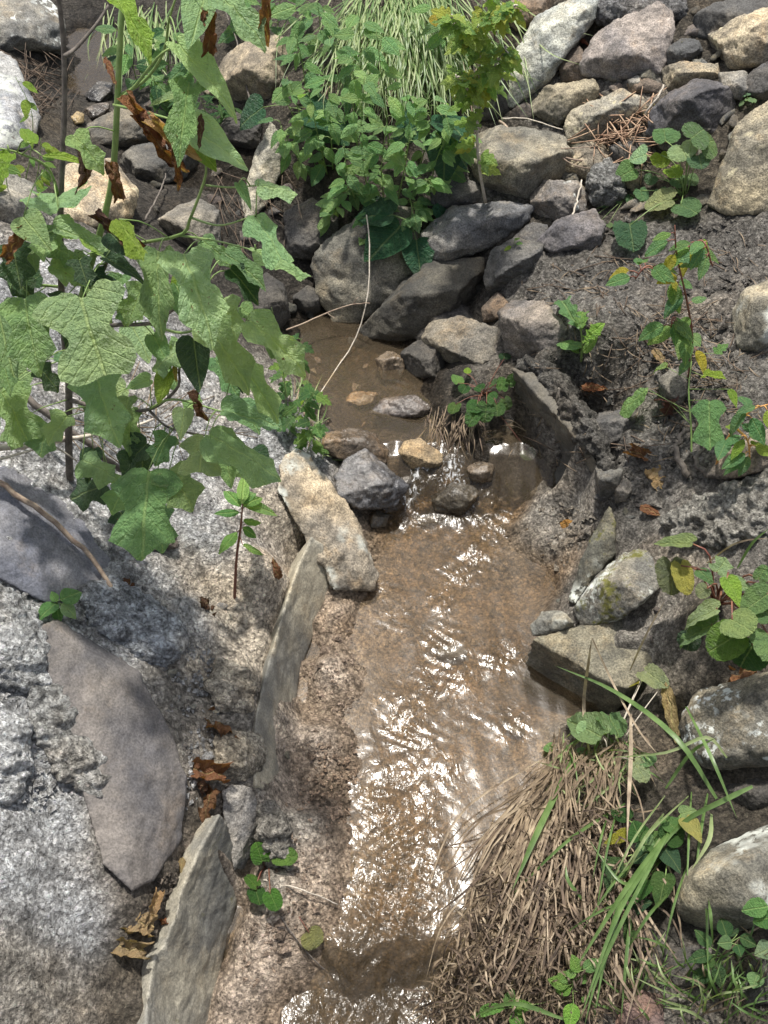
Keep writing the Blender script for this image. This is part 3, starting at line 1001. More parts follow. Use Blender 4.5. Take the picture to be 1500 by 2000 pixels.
# --- upper left
R('boulder', 'big grey boulder with white lichen beside the upper water', 'stone', [(-40, 60), (0, -20), (100, -14), (128, 40), (132, 108), (60, 118), (0, 98)], M_BLOT, (.19, .185, .165), rf=.45)
R('boulder', 'pale speckled granite face at the picture edge above the sapling', 'stone', [(-40, 90), (5, 100), (32, 115), (82, 230), (62, 290), (0, 300), (-40, 290)], M_LICH, (.30, .31, .32), inner=[(10, 180, .2), (30, 230, .2), (40, 150, .12)])
R('rock', 'sunlit tan stone behind the sapling leaves', 'stone', [(98, 405), (130, 320), (220, 308), (272, 370), (262, 422), (200, 446), (120, 440)], M_GRAN, (.40, .33, .23), rf=.5)
R('rock', 'dark stone at the picture edge behind the sapling', 'stone', [(-30, 350), (20, 330), (70, 360), (80, 430), (20, 450), (-30, 440)], M_ROCK, GREY)
R('slab', 'upright pale slab standing left of the jewelweed', 'stone', [(470, 390), (500, 290), (528, 234), (552, 260), (547, 340), (522, 402), (478, 435)], M_ROCK, (.27, .26, .22), inner=[(515, 300, .16), (535, 280, .12), (500, 380, .14)])
R('boulder', 'large brown boulder below the upper leaves', 'stone', [(384, 170), (440, 98), (520, 58), (572, 80), (562, 140), (522, 202), (470, 214), (420, 202)], M_ROCK, (.215, .185, .14), rf=.5)
R('boulder', 'dark rounded boulder under the brown curled leaves', 'stone', [(224, 310), (260, 284), (340, 268), (402, 310), (392, 346), (300, 360), (238, 347)], M_ROCK, (.10, .096, .085), rf=.4)
R('rock', 'flat dark stone behind the curled leaves', 'stone', [(168, 244), (230, 208), (300, 228), (314, 270), (240, 292), (180, 280)], M_ROCK, (.12, .11, .09), rf=.4)
R('boulder', 'grey boulder in the shadow behind the yellow-green leaves', 'stone', [(296, 436), (345, 402), (385, 383), (430, 410), (434, 482), (340, 496)], M_ROCK, (.15, .14, .12), rf=.4)
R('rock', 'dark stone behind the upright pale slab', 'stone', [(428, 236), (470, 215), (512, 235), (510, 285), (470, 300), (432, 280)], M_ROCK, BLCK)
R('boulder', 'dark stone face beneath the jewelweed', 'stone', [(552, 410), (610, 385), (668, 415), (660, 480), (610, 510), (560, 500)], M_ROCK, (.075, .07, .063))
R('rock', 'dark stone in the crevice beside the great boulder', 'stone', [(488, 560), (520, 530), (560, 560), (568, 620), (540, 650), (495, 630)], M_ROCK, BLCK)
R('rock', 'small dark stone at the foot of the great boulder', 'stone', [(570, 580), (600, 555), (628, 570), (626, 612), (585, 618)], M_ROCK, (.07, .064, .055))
R('rock', 'glossy black rock in the upper water', 'stone', [(162, 186), (190, 158), (220, 160), (222, 196), (190, 205)], M_WET, BLCK, lift=.03)
R('rock', 'small tan wet rock at the upper water edge', 'stone', [(138, 228), (150, 216), (166, 222), (164, 240), (145, 244)], M_WET, (.25, .19, .1), lift=.03)
R('rock', 'small round wet rock between the black one and the flat stone', 'stone', [(160, 214), (185, 202), (214, 200), (216, 222), (175, 232)], M_WET, (.08, .07, .06), lift=.03)
# --- in the stream
CASC = 'rocks of the little cascade'
R('rock', 'long brown-black rock across the lip of the pool', 'stone', [(624, 845), (685, 835), (735, 842), (762, 880), (755, 905), (690, 905), (632, 885)], M_WET, (.11, .085, .06), rf=.4, group=CASC, lift=.055)
R('rock', 'blue-black wet rock with a pale sunlit cap in the cascade', 'stone', [(652, 930), (672, 895), (715, 874), (750, 918), (802, 950), (772, 992), (700, 996), (660, 970)], M_WET, (.085, .085, .09), inner=[(690, 920, .16), (725, 905, .18), (745, 945, .3), (700, 960, .25)], group=CASC, lift=.065)
R('rock', 'tan angular rock at the head of the cascade', 'stone', [(774, 882), (790, 862), (820, 854), (868, 886), (862, 912), (800, 918)], M_ROCK, (.25, .19, .115), rf=.55, group=CASC, lift=.05)
R('rock', 'dark rock under the sheet of falling water', 'stone', [(838, 965), (870, 940), (930, 945), (946, 985), (900, 1006), (850, 1000)], M_WET, (.07, .06, .045), rf=.3, group=CASC, lift=.045)
R('rock', 'flat wet slab rising from the pool', 'stone', [(722, 806), (745, 778), (810, 770), (846, 790), (838, 815), (780, 824)], M_WET, (.12, .10, .085), rf=.25, bulge=.25, lift=.05)
R('rock', 'brown flat stone under the pool water', 'stone', [(664, 780), (690, 762), (738, 766), (746, 782), (700, 794)], M_WET, (.2, .14, .09), rf=.25, bulge=.2, lift=.035)
R('rock', 'square brown stone at the far side of the pool', 'stone', [(730, 700), (762, 682), (792, 700), (788, 742), (745, 742)], M_WET, (.1, .08, .06), rf=.3, lift=.04)
R('rock', 'small dark stone breaking the water in midstream', 'stone', [(842, 1280), (860, 1262), (905, 1258), (916, 1276), (880, 1292)], M_WET, (.09, .08, .07), rf=.4, lift=.02, bulge=.3)
R('rock', 'dark pebble showing near the block on the far shore', 'stone', [(985, 1422), (1005, 1414), (1030, 1424), (1025, 1438), (995, 1440)], M_WET, (.1, .085, .065), rf=.4, lift=.012)
R('rock', 'low black wet rock between the blue-black one and the falling water', 'stone', [(760, 940), (785, 918), (815, 922), (822, 948), (790, 966)], M_WET, (.06, .055, .05), group=CASC, lift=.02)
R('rock', 'dark brown wet rock at the right end of the cascade', 'stone', [(908, 915), (935, 895), (968, 908), (962, 940), (925, 948)], M_WET, (.085, .07, .055), group=CASC, lift=.015)
R('rock', 'half-sunk wet stone just below the cascade', 'stone', [(810, 1010), (835, 996), (862, 1008), (850, 1026), (822, 1028)], M_WET, (.09, .075, .055), group=CASC, lift=.008)
R('rock', 'small wet stone at the tip of the sloping tan-edged slab', 'stone', [(715, 1010), (738, 995), (762, 1006), (752, 1030), (724, 1032)], M_WET, (.1, .085, .065), group=CASC, lift=.012)
# --- sloping left bank
SLAB = 'slabs set in the mortar of the sloping bank'
R('slab', 'blue-grey slab with the long stick lying on it', 'stone', [(-60, 900), (0, 890), (72, 945), (152, 998), (216, 1090), (225, 1130), (190, 1152), (140, 1152), (92, 1182), (0, 1132), (-60, 1100)], M_SLAB, (.15, .155, .18), k=1.0, inner=[(20, 960, .04), (100, 1010, .05), (170, 1100, .05), (90, 1150, .06), (0, 1090, .06)], thick=.25, group=SLAB, res=64, rough=.45, lift=.008)
R('mortar_lump', 'bulging blue-grey mortar below the tip of the stick', 'mortar lump', [(150, 1150), (215, 1130), (290, 1165), (350, 1205), (364, 1260), (330, 1305), (285, 1300), (200, 1235), (160, 1190)], M_MORT, (.33, .35, .37), k=.8, inner=[(220, 1170, .12), (300, 1215, .16), (330, 1270, .14)], lump=1.1, rounds=6, res=60)
R('slab', 'long violet-grey slab running down the middle of the sloping bank', 'stone', [(66, 1226), (112, 1204), (200, 1268), (272, 1310), (332, 1420), (368, 1520), (358, 1640), (300, 1720), (258, 1742), (200, 1690), (186, 1600), (225, 1540), (150, 1390)], M_SLAB, (.125, .117, .115), k=1.0, inner=[(150, 1270, .02), (240, 1350, .03), (310, 1450, .03), (330, 1560, .035), (262, 1620, .035), (250, 1700, .04), (225, 1480, .03)], thick=.2, group=SLAB, res=80, rough=.4, lift=.024)
R('mortar_lump', 'pale knobbly mortar boss at the edge below the slab', 'mortar lump', [(-60, 1350), (0, 1372), (45, 1400), (64, 1470), (40, 1545), (0, 1570), (-60, 1570)], M_MORT, (.50, .51, .51), k=.7, inner=[(0, 1430, .18), (30, 1480, .16)], lump=1.1, rounds=6, res=50)
R('mortar_lump', 'crumbling mortar ridge above the long violet slab', 'mortar lump', [(-60, 1130), (0, 1140), (70, 1190), (80, 1240), (110, 1330), (50, 1345), (-60, 1330)], M_MORT, (.42, .43, .43), k=.8, inner=[(10, 1190, .12), (50, 1260, .12), (0, 1290, .14)], lump=1.2, rounds=6, res=56)
R('mortar_lump', 'mortar crust lapping over the edge of the violet slab', 'mortar lump', [(60, 1340), (110, 1330), (170, 1420), (225, 1500), (222, 1560), (180, 1575), (110, 1500), (60, 1420)], M_MORT, (.36, .365, .355), k=.85, inner=[(110, 1400, .1), (170, 1490, .14), (195, 1550, .14)], lump=1.2, rounds=6, res=56)
R('slab', 'smooth tan-edged slab sloping into the stream from the sapling', 'stone', [(548, 900), (575, 872), (605, 890), (700, 1008), (742, 1120), (734, 1156), (652, 1152), (600, 1050), (540, 960)], M_LICH, (.30, .255, .19), k=.45, inner=[(585, 905, .04), (650, 985, .1), (705, 1060, .08), (690, 1110, .12), (640, 1090, .12), (590, 1000, .08)], thick=.35, group=SLAB, res=56, lift=.03)
R('rock', 'dark stone below the lowest sapling leaves', 'stone', [(262, 1050), (300, 1030), (346, 1038), (348, 1070), (300, 1076)], M_ROCK, (.12, .1, .085), rf=.3)
R('rock', 'low knob of beige mortar above the curled brown leaf', 'mortar lump', [(400, 1330), (430, 1290), (480, 1300), (505, 1345), (490, 1390), (430, 1395)], M_MORT, (.4, .36, .29), k=.85, lump=.9, rounds=6, bulge=.3)
R('rock', 'mortared stone under the curled brown leaf', 'mortar lump', [(415, 1440), (450, 1425), (510, 1435), (520, 1490), (470, 1530), (425, 1505)], M_MORT, (.36, .33, .27), k=.8, lump=.7, rounds=6, bulge=.3)
R('rock', 'upright grey stone behind the head of the concrete blade', 'stone', [(430, 1548), (452, 1530), (492, 1534), (504, 1565), (500, 1640), (478, 1700), (455, 1700), (440, 1620)], M_ROCK, (.25, .24, .225), k=.5, inner=[(470, 1560, .12), (490, 1620, .14), (465, 1640, .12)])
R('mortar_lump', 'lump of mortar between the upright stone and the sandy apron', 'mortar lump', [(505, 1580), (530, 1558), (560, 1590), (572, 1650), (568, 1700), (520, 1690), (500, 1640)], M_MORT, (.24, .225, .195), k=.5, lump=1., rounds=5)
# --- right bank
R('rock', 'dark block set in the mortar under the big pale-green leaf', 'stone', [(1155, 835), (1170, 805), (1215, 800), (1245, 820), (1222, 852), (1180, 876)], M_ROCK, DARK, rf=.3)
R('rock', 'dark mortared stone at the lower end of the concrete wall', 'stone', [(1162, 910), (1200, 895), (1218, 918), (1208, 960), (1175, 985), (1165, 950)], M_ROCK, (.12, .115, .1))
R('rock', 'small grey stone beside the lower end of the wall', 'stone', [(1200, 945), (1225, 930), (1240, 950), (1222, 980), (1200, 985)], M_ROCK, (.14, .13, .115))
R('boulder', 'smooth rounded boulder at the edge, beyond the yellow seedling', 'stone', [(1424, 600), (1455, 562), (1500, 545), (1560, 540), (1570, 680), (1500, 694), (1440, 682), (1426, 640)], M_LICH, (.2, .185, .145), rf=.3, rounds=6, rough=.6)
R('rock', 'dark stone behind the stem of the lobed seedling', 'stone', [(1285, 740), (1310, 718), (1345, 722), (1352, 780), (1325, 800), (1290, 785)], M_ROCK, (.1, .095, .085))
R('boulder', 'smooth brown boulder low at the edge under the orange stem', 'stone', [(1374, 930), (1402, 890), (1440, 868), (1500, 838), (1560, 830), (1560, 905), (1500, 916), (1424, 938)], M_ROCK, (.16, .135, .11), rf=.35)
R('mortar_lump', 'broad crust of rough pale mortar at the edge', 'mortar lump', [(1290, 1015), (1340, 985), (1420, 945), (1500, 915), (1570, 910), (1570, 1040), (1500, 1030), (1430, 1070), (1330, 1060)], M_MORT, (.27, .26, .23), k=.8, inner=[(1350, 1010, .1), (1430, 980, .14), (1500, 970, .15), (1440, 1040, .14)], lump=1.4, rounds=6, res=70)
R('slab', 'tilted mossy slab dipping into the stream', 'stone', [(1108, 1175), (1130, 1100), (1158, 1040), (1192, 985), (1204, 1020), (1202, 1080), (1150, 1140), (1122, 1180)], M_MOSS, (.13, .125, .095), k=.3, inner=[(1150, 1090, .12), (1185, 1040, .12), (1135, 1140, .1)])
R('rock', 'mossy stone with white lichen behind the water edge', 'stone', [(1118, 1190), (1160, 1130), (1215, 1078), (1280, 1066), (1322, 1090), (1290, 1150), (1210, 1215), (1140, 1232)], M_MOSS, (.19, .18, .15), rf=.45, k=.5)
R('rock', 'small flat grey stone on top of the dark block', 'stone', [(1034, 1222), (1058, 1194), (1100, 1192), (1134, 1216), (1098, 1242), (1040, 1242)], M_LICH, (.2, .195, .165), rf=.45, lift=.09)
face_wall('rock', 'dark flat-faced block with a sandy top at the water edge', 'stone',
          [(1036, 1246, .175), (1130, 1220, .19), (1240, 1200, .21), (1300, 1285, .21), (1225, 1348, .175), (1162, 1320, .17)], M_ROCK, (.15, .14, .105), (-.005, .035, -.26), res=50, rough=.6)
R('boulder', 'big squared rock with white lichen spots, lit on top', 'stone', [(1324, 1420), (1336, 1385), (1362, 1348), (1430, 1330), (1500, 1308), (1570, 1300), (1570, 1490), (1500, 1494), (1384, 1508), (1340, 1470)], M_BLOT, (.155, .143, .112), inner=[(1350, 1385, .14), (1420, 1362, .24), (1530, 1340, .26), (1380, 1480, .16), (1500, 1470, .22)], rounds=1, lift=.03)
R('rock', 'black stand-in for the shadow under the lichen-spotted rock', 'stone', [(1400, 1520), (1450, 1500), (1560, 1490), (1570, 1590), (1480, 1610), (1420, 1580)], M_ROCK, BLCK, lift=-.03)  # near-black body added where the hollow holds only shadow
R('boulder', 'smooth oval boulder with a groove along it', 'stone', [(1314, 1768), (1330, 1712), (1382, 1658), (1440, 1630), (1510, 1605), (1570, 1600), (1570, 1790), (1500, 1805), (1400, 1832), (1332, 1808)], M_LICH, (.18, .168, .13), rf=.45, rounds=8, rough=.55, res=50, lift=.04, bulge=.5)
R('rock', 'flat reddish stone in the lower corner under the grass', 'stone', [(1182, 1950), (1230, 1925), (1295, 1940), (1300, 2030), (1180, 2030)], M_ROCK, (.15, .10, .085), k=.8, rf=.4, bulge=.2)
R('rock', 'dark flat stone beneath the oval boulder', 'stone', [(1245, 1880), (1300, 1850), (1400, 1845), (1440, 1880), (1400, 1925), (1290, 1930)], M_ROCK, (.085, .078, .068), k=.7, rf=.35, bulge=.25)
R('rock', 'dark slab in the lower corner behind the serrated leaves', 'stone', [(1420, 1900), (1470, 1870), (1560, 1860), (1560, 1960), (1460, 1965)], M_ROCK, (.08, .075, .065), k=.7, bulge=.25)

face_wall('kerb', 'blade of grey concrete kerb running down to the lower corner', 'kerb',
          [(432, 1586, .25), (448, 1610, .2), (466, 1690, .06), (464, 1760, .01), (442, 1850, -.03), (424, 1930, -.05), (405, 2060, -.08),
           (282, 2060, .2), (290, 1940, .2), (302, 1866, .21), (322, 1846, .21), (333, 1812, .22), (345, 1790, .225), (352, 1750, .23), (364, 1716, .235), (395, 1650, .245)], M_CONC, (.235, .225, .19), (-.05, .015, -.05), res=100, rough=.3)
face_wall('kerb', 'long flat-faced grey concrete kerb between the beige mortar slope and the sandy apron', 'kerb',
          [(610, 1044, .245), (634, 1062, .215), (645, 1110, .16), (642, 1165, .09), (614, 1240, .06), (592, 1300, .05), (575, 1400, .045), (568, 1480, .04), (562, 1560, .04),
           (500, 1535, .19), (492, 1480, .21), (500, 1400, .228), (515, 1330, .238), (538, 1250, .25), (560, 1170, .253), (584, 1100, .252)], M_CONC, (.27, .255, .21), (-.06, .02, -.12), res=110, rough=.28)
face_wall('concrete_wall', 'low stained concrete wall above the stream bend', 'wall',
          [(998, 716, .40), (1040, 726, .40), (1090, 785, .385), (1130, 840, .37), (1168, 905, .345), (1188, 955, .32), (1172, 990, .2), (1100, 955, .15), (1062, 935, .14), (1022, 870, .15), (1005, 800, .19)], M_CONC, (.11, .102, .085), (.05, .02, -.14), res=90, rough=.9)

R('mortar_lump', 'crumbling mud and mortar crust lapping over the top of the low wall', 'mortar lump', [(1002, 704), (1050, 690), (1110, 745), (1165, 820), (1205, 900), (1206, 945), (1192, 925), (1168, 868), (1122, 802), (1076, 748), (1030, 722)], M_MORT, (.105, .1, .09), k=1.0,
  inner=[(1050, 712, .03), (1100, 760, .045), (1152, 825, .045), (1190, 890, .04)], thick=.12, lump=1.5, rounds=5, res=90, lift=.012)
# ------------------------------------------------------------------ leaves
def toothed(pts, n=4, amp=.02):
    out = []
    for (x0, y0), (x1, y1) in zip(pts[:-1], pts[1:]):
        L = math.hypot(x1 - x0, y1 - y0) + 1e-6
        nx, ny = (y1 - y0) / L, -(x1 - x0) / L
        for i in range(n):
            q = i / n
            a = amp * (q if n > 1 else 0)
            out.append((max(0, x0 + (x1 - x0) * q + nx * a), y0 + (y1 - y0) * q + ny * a))
    return out + [pts[-1]]


OUTLINES = {
    # half outlines, base at (0,0), tip near (0,1); third value: the midrib point each edge point belongs to
    'tulip': [(0, 0, 0), (.10, -.045, .02), (.24, -.05, .07), (.38, .02, .13), (.47, .11, .19), (.495, .145, .215), (.46, .19, .25), (.35, .29, .34), (.285, .39, .42), (.275, .45, .48), (.33, .53, .54),
              (.39, .63, .61), (.435, .74, .69), (.44, .765, .71), (.37, .79, .75), (.24, .84, .80), (.13, .92, .86), (.035, 1.0, .95), (0, 1.0, .97)],
    'tulip_wide': [(0, 0, 0), (.14, -.08, .02), (.30, -.08, .07), (.47, .02, .14), (.555, .14, .2), (.565, .17, .22), (.48, .25, .28), (.36, .32, .34), (.27, .41, .42), (.28, .48, .48), (.38, .56, .54),
                   (.46, .68, .61), (.465, .79, .68), (.45, .815, .70), (.30, .86, .76), (.16, .84, .79), (.07, .81, .80), (0, .80, .80)],
    'heart': [(0, 0, 0), (.12, -.08, .03), (.28, -.07, .09), (.40, .06, .18), (.43, .22, .28), (.38, .42, .42), (.28, .62, .6), (.15, .82, .8), (.05, .95, .93), (0, 1, 1)],
    'ovate': [(0, 0, 0), (.10, .05, .06), (.21, .17, .18), (.265, .32, .32), (.265, .46, .46), (.22, .63, .62), (.13, .81, .8), (.05, .94, .93), (0, 1, 1)],
    'lance': [(0, 0, 0), (.06, .08, .09), (.12, .24, .25), (.14, .42, .42), (.12, .62, .62), (.07, .82, .82), (.02, .95, .95), (0, 1, 1)],
    'round': [(0, 0, 0), (.07, -.10, .02), (.2, -.17, .05), (.36, -.12, .11), (.47, .03, .2), (.50, .2, .3), (.485, .38, .42), (.43, .55, .54), (.33, .69, .66), (.19, .78, .74), (.07, .81, .80), (0, .815, .815)],
    'lobed': [(0, 0, 0), (.10, .02, .04), (.26, .10, .13), (.36, .24, .24), (.25, .30, .31), (.20, .36, .38), (.30, .48, .48), (.28, .60, .58), (.16, .64, .64), (.17, .76, .74), (.09, .88, .87), (0, 1, 1)],
    'thistle': [(0, 0, 0), (.04, .03, .05), (.05, .14, .15), (.15, .20, .2), (.07, .26, .28), (.10, .36, .37), (.20, .44, .42), (.12, .50, .52), (.14, .60, .60), (.21, .68, .67), (.14, .76, .76), (.12, .86, .86), (.04, .96, .95), (0, 1, 1)],
}
for k_ in ('tulip', 'tulip_wide', 'lobed', 'thistle'):
    c_ = curve([np.array(q) for q in OUTLINES[k_]], 3 * (len(OUTLINES[k_]) - 1))
    OUTLINES[k_] = [(max(0., float(q[0])), float(q[1]), float(q[2])) for q in c_]
_teeth = {'round': (3, .02), 'ovate': (2, .014), 'heart': (2, .008)}
for k_, (n_, a_) in _teeth.items():
    o_ = OUTLINES[k_]
    new = []
    for (x0, y0, m0), (x1, y1, m1) in zip(o_[:-1], o_[1:]):
        L = math.hypot(x1 - x0, y1 - y0) + 1e-6
        for i in range(n_):
            q = i / n_
            a = a_ if i % 2 else 0
            new.append((max(0, x0 + (x1 - x0) * q + (y1 - y0) / L * a), y0 + (y1 - y0) * q - (x1 - x0) / L * a, m0 + (m1 - m0) * q))
    OUTLINES[k_] = new + [o_[-1]]


def leaf_data(kind, seed, mat, K=3, droop=.2, fold=.12, wave=.05, curl=0., crumple=0.):
    r = random.Random(seed)
    half = OUTLINES[kind]
    n = len(half)
    rows = []
    asym = r.uniform(.86, 1.0)
    sh = r.uniform(-.05, .05)
    flat = []
    for i, (x, y, m) in enumerate(half):
        row = []
        for k in range(-K, K + 1):
            s = k / K
            sx = x * (asym if s < 0 else 1.0)
            row.append((sx * s + sh * y * y, m + (y - m) * abs(s) ** 1.3))
        flat.append(row)
    pts2 = np.array([p for row in flat for p in row])
    u, v = pts2[:, 0], pts2[:, 1]
    o = seed * 3.71
    z = fold * np.abs(u) * (1 if r.random() < .75 else -1) - droop * v * v
    z = z + wave * perlin(np.c_[u * 4.2 + o, v * 4.2, np.full(len(u), o)]) + wave * .5 * perlin(np.c_[u * 11 + o, v * 11, np.full(len(u), o)])
    # quilted relief between the side veins
    z = z + .006 * np.sin((v - np.abs(u) * .85) * 7 * 2 * math.pi)
    x3, y3 = u.copy(), v.copy()
    if curl:
        ang = curl * np.abs(u) * 6
        x3 = np.sign(u) * np.sin(ang) / (curl * 6 + 1e-6)
        z = z + (1 - np.cos(ang)) / (curl * 6 + 1e-6)
    if crumple:
        x3 = x3 + crumple * perlin(np.c_[u * 6 + o, v * 6, np.full(len(u), 2.)])
        z = z + crumple * 1.6 * perlin(np.c_[u * 5 + o, v * 5, np.full(len(u), 8.)])
        y3 = y3 + crumple * .7 * perlin(np.c_[u * 5 + o, v * 5, np.full(len(u), 18.)])
    W = 2 * K + 1
    faces = []
    for i in range(n - 1):
        for k in range(W - 1):
            a = i * W + k
            f = (a, a + 1, a + W + 1, a + W)
            faces.append(f)
    me = bpy.data.meshes.new('leaf_' + kind)
    me.from_pydata(np.c_[x3, y3, z].tolist(), [], faces)
    uvl = me.uv_layers.new(name='UVMap')
    vi = np.empty(len(me.loops), np.int32)
    me.loops.foreach_get('vertex_index', vi)
    uvl.data.foreach_set('uv', np.c_[u[vi] + .5, v[vi]].astype(np.float32).ravel())
    bm = bmesh.new()
    bm.from_mesh(me)
    bmesh.ops.remove_doubles(bm, verts=bm.verts, dist=1e-5)
    bmesh.ops.dissolve_degenerate(bm, edges=bm.edges, dist=1e-5)
    bm.to_mesh(me)
    bm.free()
    me.polygons.foreach_set('use_smooth', [True] * len(me.polygons))
    me.materials.append(mat)
    return me


LEAVES = {
    'tulip': [leaf_data('tulip', 1, M_LEAF, 4, .2, .25, .11), leaf_data('tulip', 2, M_LEAF, 4, .4, .35, .13), leaf_data('tulip', 3, M_LEAFS, 4, .5, .25, .14), leaf_data('tulip', 4, M_LEAF, 4, .15, .4, .12)],
    'tulip_wide': [leaf_data('tulip_wide', 5, M_LEAF, 4, .25, .28, .11), leaf_data('tulip_wide', 6, M_LEAF, 4, .4, .35, .13), leaf_data('tulip_wide', 7, M_LEAFS, 4, .1, .1, .12)],
    'heart': [leaf_data('heart', 8, M_LEAF, 3, .15, .2, .08), leaf_data('heart', 9, M_LEAF, 3, .3, .15, .08)],
    'ovate': [leaf_data('ovate', 10 + i, M_SMALL, 2, d, f, .07) for i, (d, f) in enumerate(((.1, .15), (.3, .2), (.45, .1), (.2, .3)))],
    'lance': [leaf_data('lance', 20 + i, M_SMALL, 2, d, f, .05) for i, (d, f) in enumerate(((.15, .2), (.35, .25), (.5, .15)))],
    'round': [leaf_data('round', 30, M_LEAF, 4, .05, .12, .12), leaf_data('round', 31, M_LEAF, 4, .2, .2, .15), leaf_data('round', 32, M_LEAFS, 4, .3, .1, .18)],
    'lobed': [leaf_data('lobed', 40 + i, M_SMALL, 2, d, f, .1) for i, (d, f) in enumerate(((.15, .2), (.35, .25), (.5, .15)))],
    'thistle': [leaf_data('thistle', 50, M_SMALL, 3, .2, .2, .12), leaf_data('thistle', 51, M_SMALL, 3, .4, .25, .14)],
    'dead': [leaf_data('tulip', 60, M_DEAD, 4, .7, .5, .2, curl=.7, crumple=.15), leaf_data('tulip_wide', 61, M_DEAD, 4, .6, .5, .25, curl=.6, crumple=.17),
             leaf_data('ovate', 62, M_DEAD, 4, .5, .4, .25, curl=.5, crumple=.14), leaf_data('tulip', 63, M_DEAD, 4, .9, .4, .25, curl=.95, crumple=.17)],
}
G1 = (.265, .41, .195)
G2 = (.19, .325, .145)
G3 = (.34, .49, .25)
GD = (.055, .105, .055)
YG = (.24, .36, .055)  # yellow-green; on sapling leaves it includes their backlit glow
YE = (.42, .40, .05)
BR = (.22, .095, .045)
BD = (.11, .055, .035)
TANL = (.38, .25, .13)


def vary(c, r, a=.14):
    k = r.uniform(1 - a, 1 + a)
    return (c[0] * k * r.uniform(.9, 1.12), c[1] * k, c[2] * k * r.uniform(.88, 1.12))


def put_leaf(name, me, base, tip, nhint, col, parent=None, wide=1.0, label=None):
    base, tip = np.asarray(base, float), np.asarray(tip, float)
    y = tip - base
    L = np.linalg.norm(y)
    y = y / L
    z = np.asarray(nhint, float)
    z = z - y * np.dot(z, y)
    l = np.linalg.norm(z)
    z = z / l if l > 1e-3 else np.cross(y, [1, 0, 0])
    x = np.cross(y, z)
    o = bpy.data.objects.new(name, me)
    COL.objects.link(o)
    off = np.array(parent.location) if parent else np.zeros(3)
    M = Matrix(((x[0] * L * wide, y[0] * L, z[0] * L, base[0] - off[0]), (x[1] * L * wide, y[1] * L, z[1] * L, base[1] - off[1]), (x[2] * L * wide, y[2] * L, z[2] * L, base[2] - off[2]), (0, 0, 0, 1)))
    if parent:
        o.parent = parent
    o.matrix_basis = M
    o.color = (*col, 1)
    if label:
        o['label'] = label
    return o


UP = np.array([0, 0, 1.])


def face_hint(p, r, up=.9, toc=.7, jit=.45):
    c = C0 - np.asarray(p)
    c = c / np.linalg.norm(c)
    return UP * up + c * toc + np.array([r.uniform(-jit, jit), r.uniform(-jit, jit), r.uniform(-jit, jit) * .5])


# ------------------------------------------------------------------ the tulip-poplar sapling on the sloping bank
r = random.Random(4)
root = ground(132, 940)
SY = root[1]
sap = thing('tulip_tree_sapling', 'leggy tulip-poplar sapling with big lobed leaves growing from the sloping bank', 'sapling', root)


def sp(px, py, dy=0.):
    return at_y(px, py, SY + dy)


def branch(pix, r0, r1, mat, name='branch', n=14, sides=7):
    pts = curve([sp(*a) for a in pix], n)
    m = MB()
    m.tube(pts, [r0 + (r1 - r0) * i / n for i in range(n + 1)], sides)
    m.build(name, mat, sap)
    return pts


BPT = []
b0 = curve([root - UP * .03, sp(134, 860), sp(134, 740), sp(122, 620, -.02), sp(118, 420, -.02), sp(126, 200, .02), sp(122, 60, .04), sp(105, -60, .05)], 22)
m = MB()
m.tube(b0, [.0088 - .0055 * i / 22 for i in range(23)], 8)
m.build('trunk', M_BARK, sap)
for pix, a, b, mt in (
        ([(134, 740), (150, 620, -.03), (182, 500, -.05), (205, 420, -.06), (222, 330, -.06), (230, 180, -.05), (236, 60, -.04), (246, -40, -.02)], .0075, .004, M_GSTEM),
        ([(124, 600), (165, 575, -.04), (200, 530, -.08), (212, 500, -.1)], .0055, .003, M_BARK),
        ([(226, 200, -.05), (262, 170, -.08), (310, 110, -.1), (345, 88, -.1)], .003, .0016, M_GSTEM),
        ([(222, 205, -.05), (268, 215, -.1), (330, 232, -.14), (350, 240, -.16)], .0024, .0014, M_GSTEM),
        ([(228, 190, -.05), (285, 155, -.06), (320, 100, -.08), (330, 40, -.1), (345, -10, -.1)], .003, .0015, M_GSTEM),
        ([(126, 110), (150, 92, .03), (190, 45, .06), (212, 10, .08)], .004, .0022, M_BARK),
        ([(130, 700), (200, 640, -.06), (290, 632, -.12), (345, 600, -.16), (400, 560, -.2)], .005, .0022, M_BARK),
        ([(290, 632, -.12), (350, 650, -.16), (400, 640, -.18), (480, 632, -.2)], .003, .0016, M_GSTEM),
        ([(134, 780), (210, 800, -.05), (290, 800, -.1), (345, 760, -.14), (350, 720, -.15)], .005, .0022, M_BARK),
        ([(290, 800, -.1), (330, 835, -.14), (400, 850, -.18)], .003, .0016, M_BARK),
        ([(290, 800, -.1), (340, 780, -.14), (437, 805, -.18)], .003, .0016, M_GSTEM),
        ([(182, 500, -.05), (240, 480, -.1), (350, 460, -.16), (372, 425, -.18), (400, 350, -.18), (402, 315, -.18)], .0036, .0018, M_GSTEM),
        ([(372, 425, -.18), (430, 440, -.2), (500, 420, -.22)], .002, .0012, M_GSTEM),
        ([(350, 460, -.16), (420, 470, -.2), (500, 490, -.22)], .002, .0012, M_GSTEM),
        ([(402, 362, -.18), (450, 366, -.2), (505, 362, -.22)], .0018, .0011, M_GSTEM),
        ([(118, 420), (80, 470, -.06), (60, 500, -.1)], .003, .0015, M_BARK),
        ([(118, 560), (60, 560, -.06), (20, 600, -.1), (0, 620, -.12)], .003, .0015, M_GSTEM),
        ([(118, 400), (95, 330, -.05), (40, 300, -.08), (0, 290, -.1)], .003, .0015, M_GSTEM)):
    BPT += branch(pix, a, b, mt)
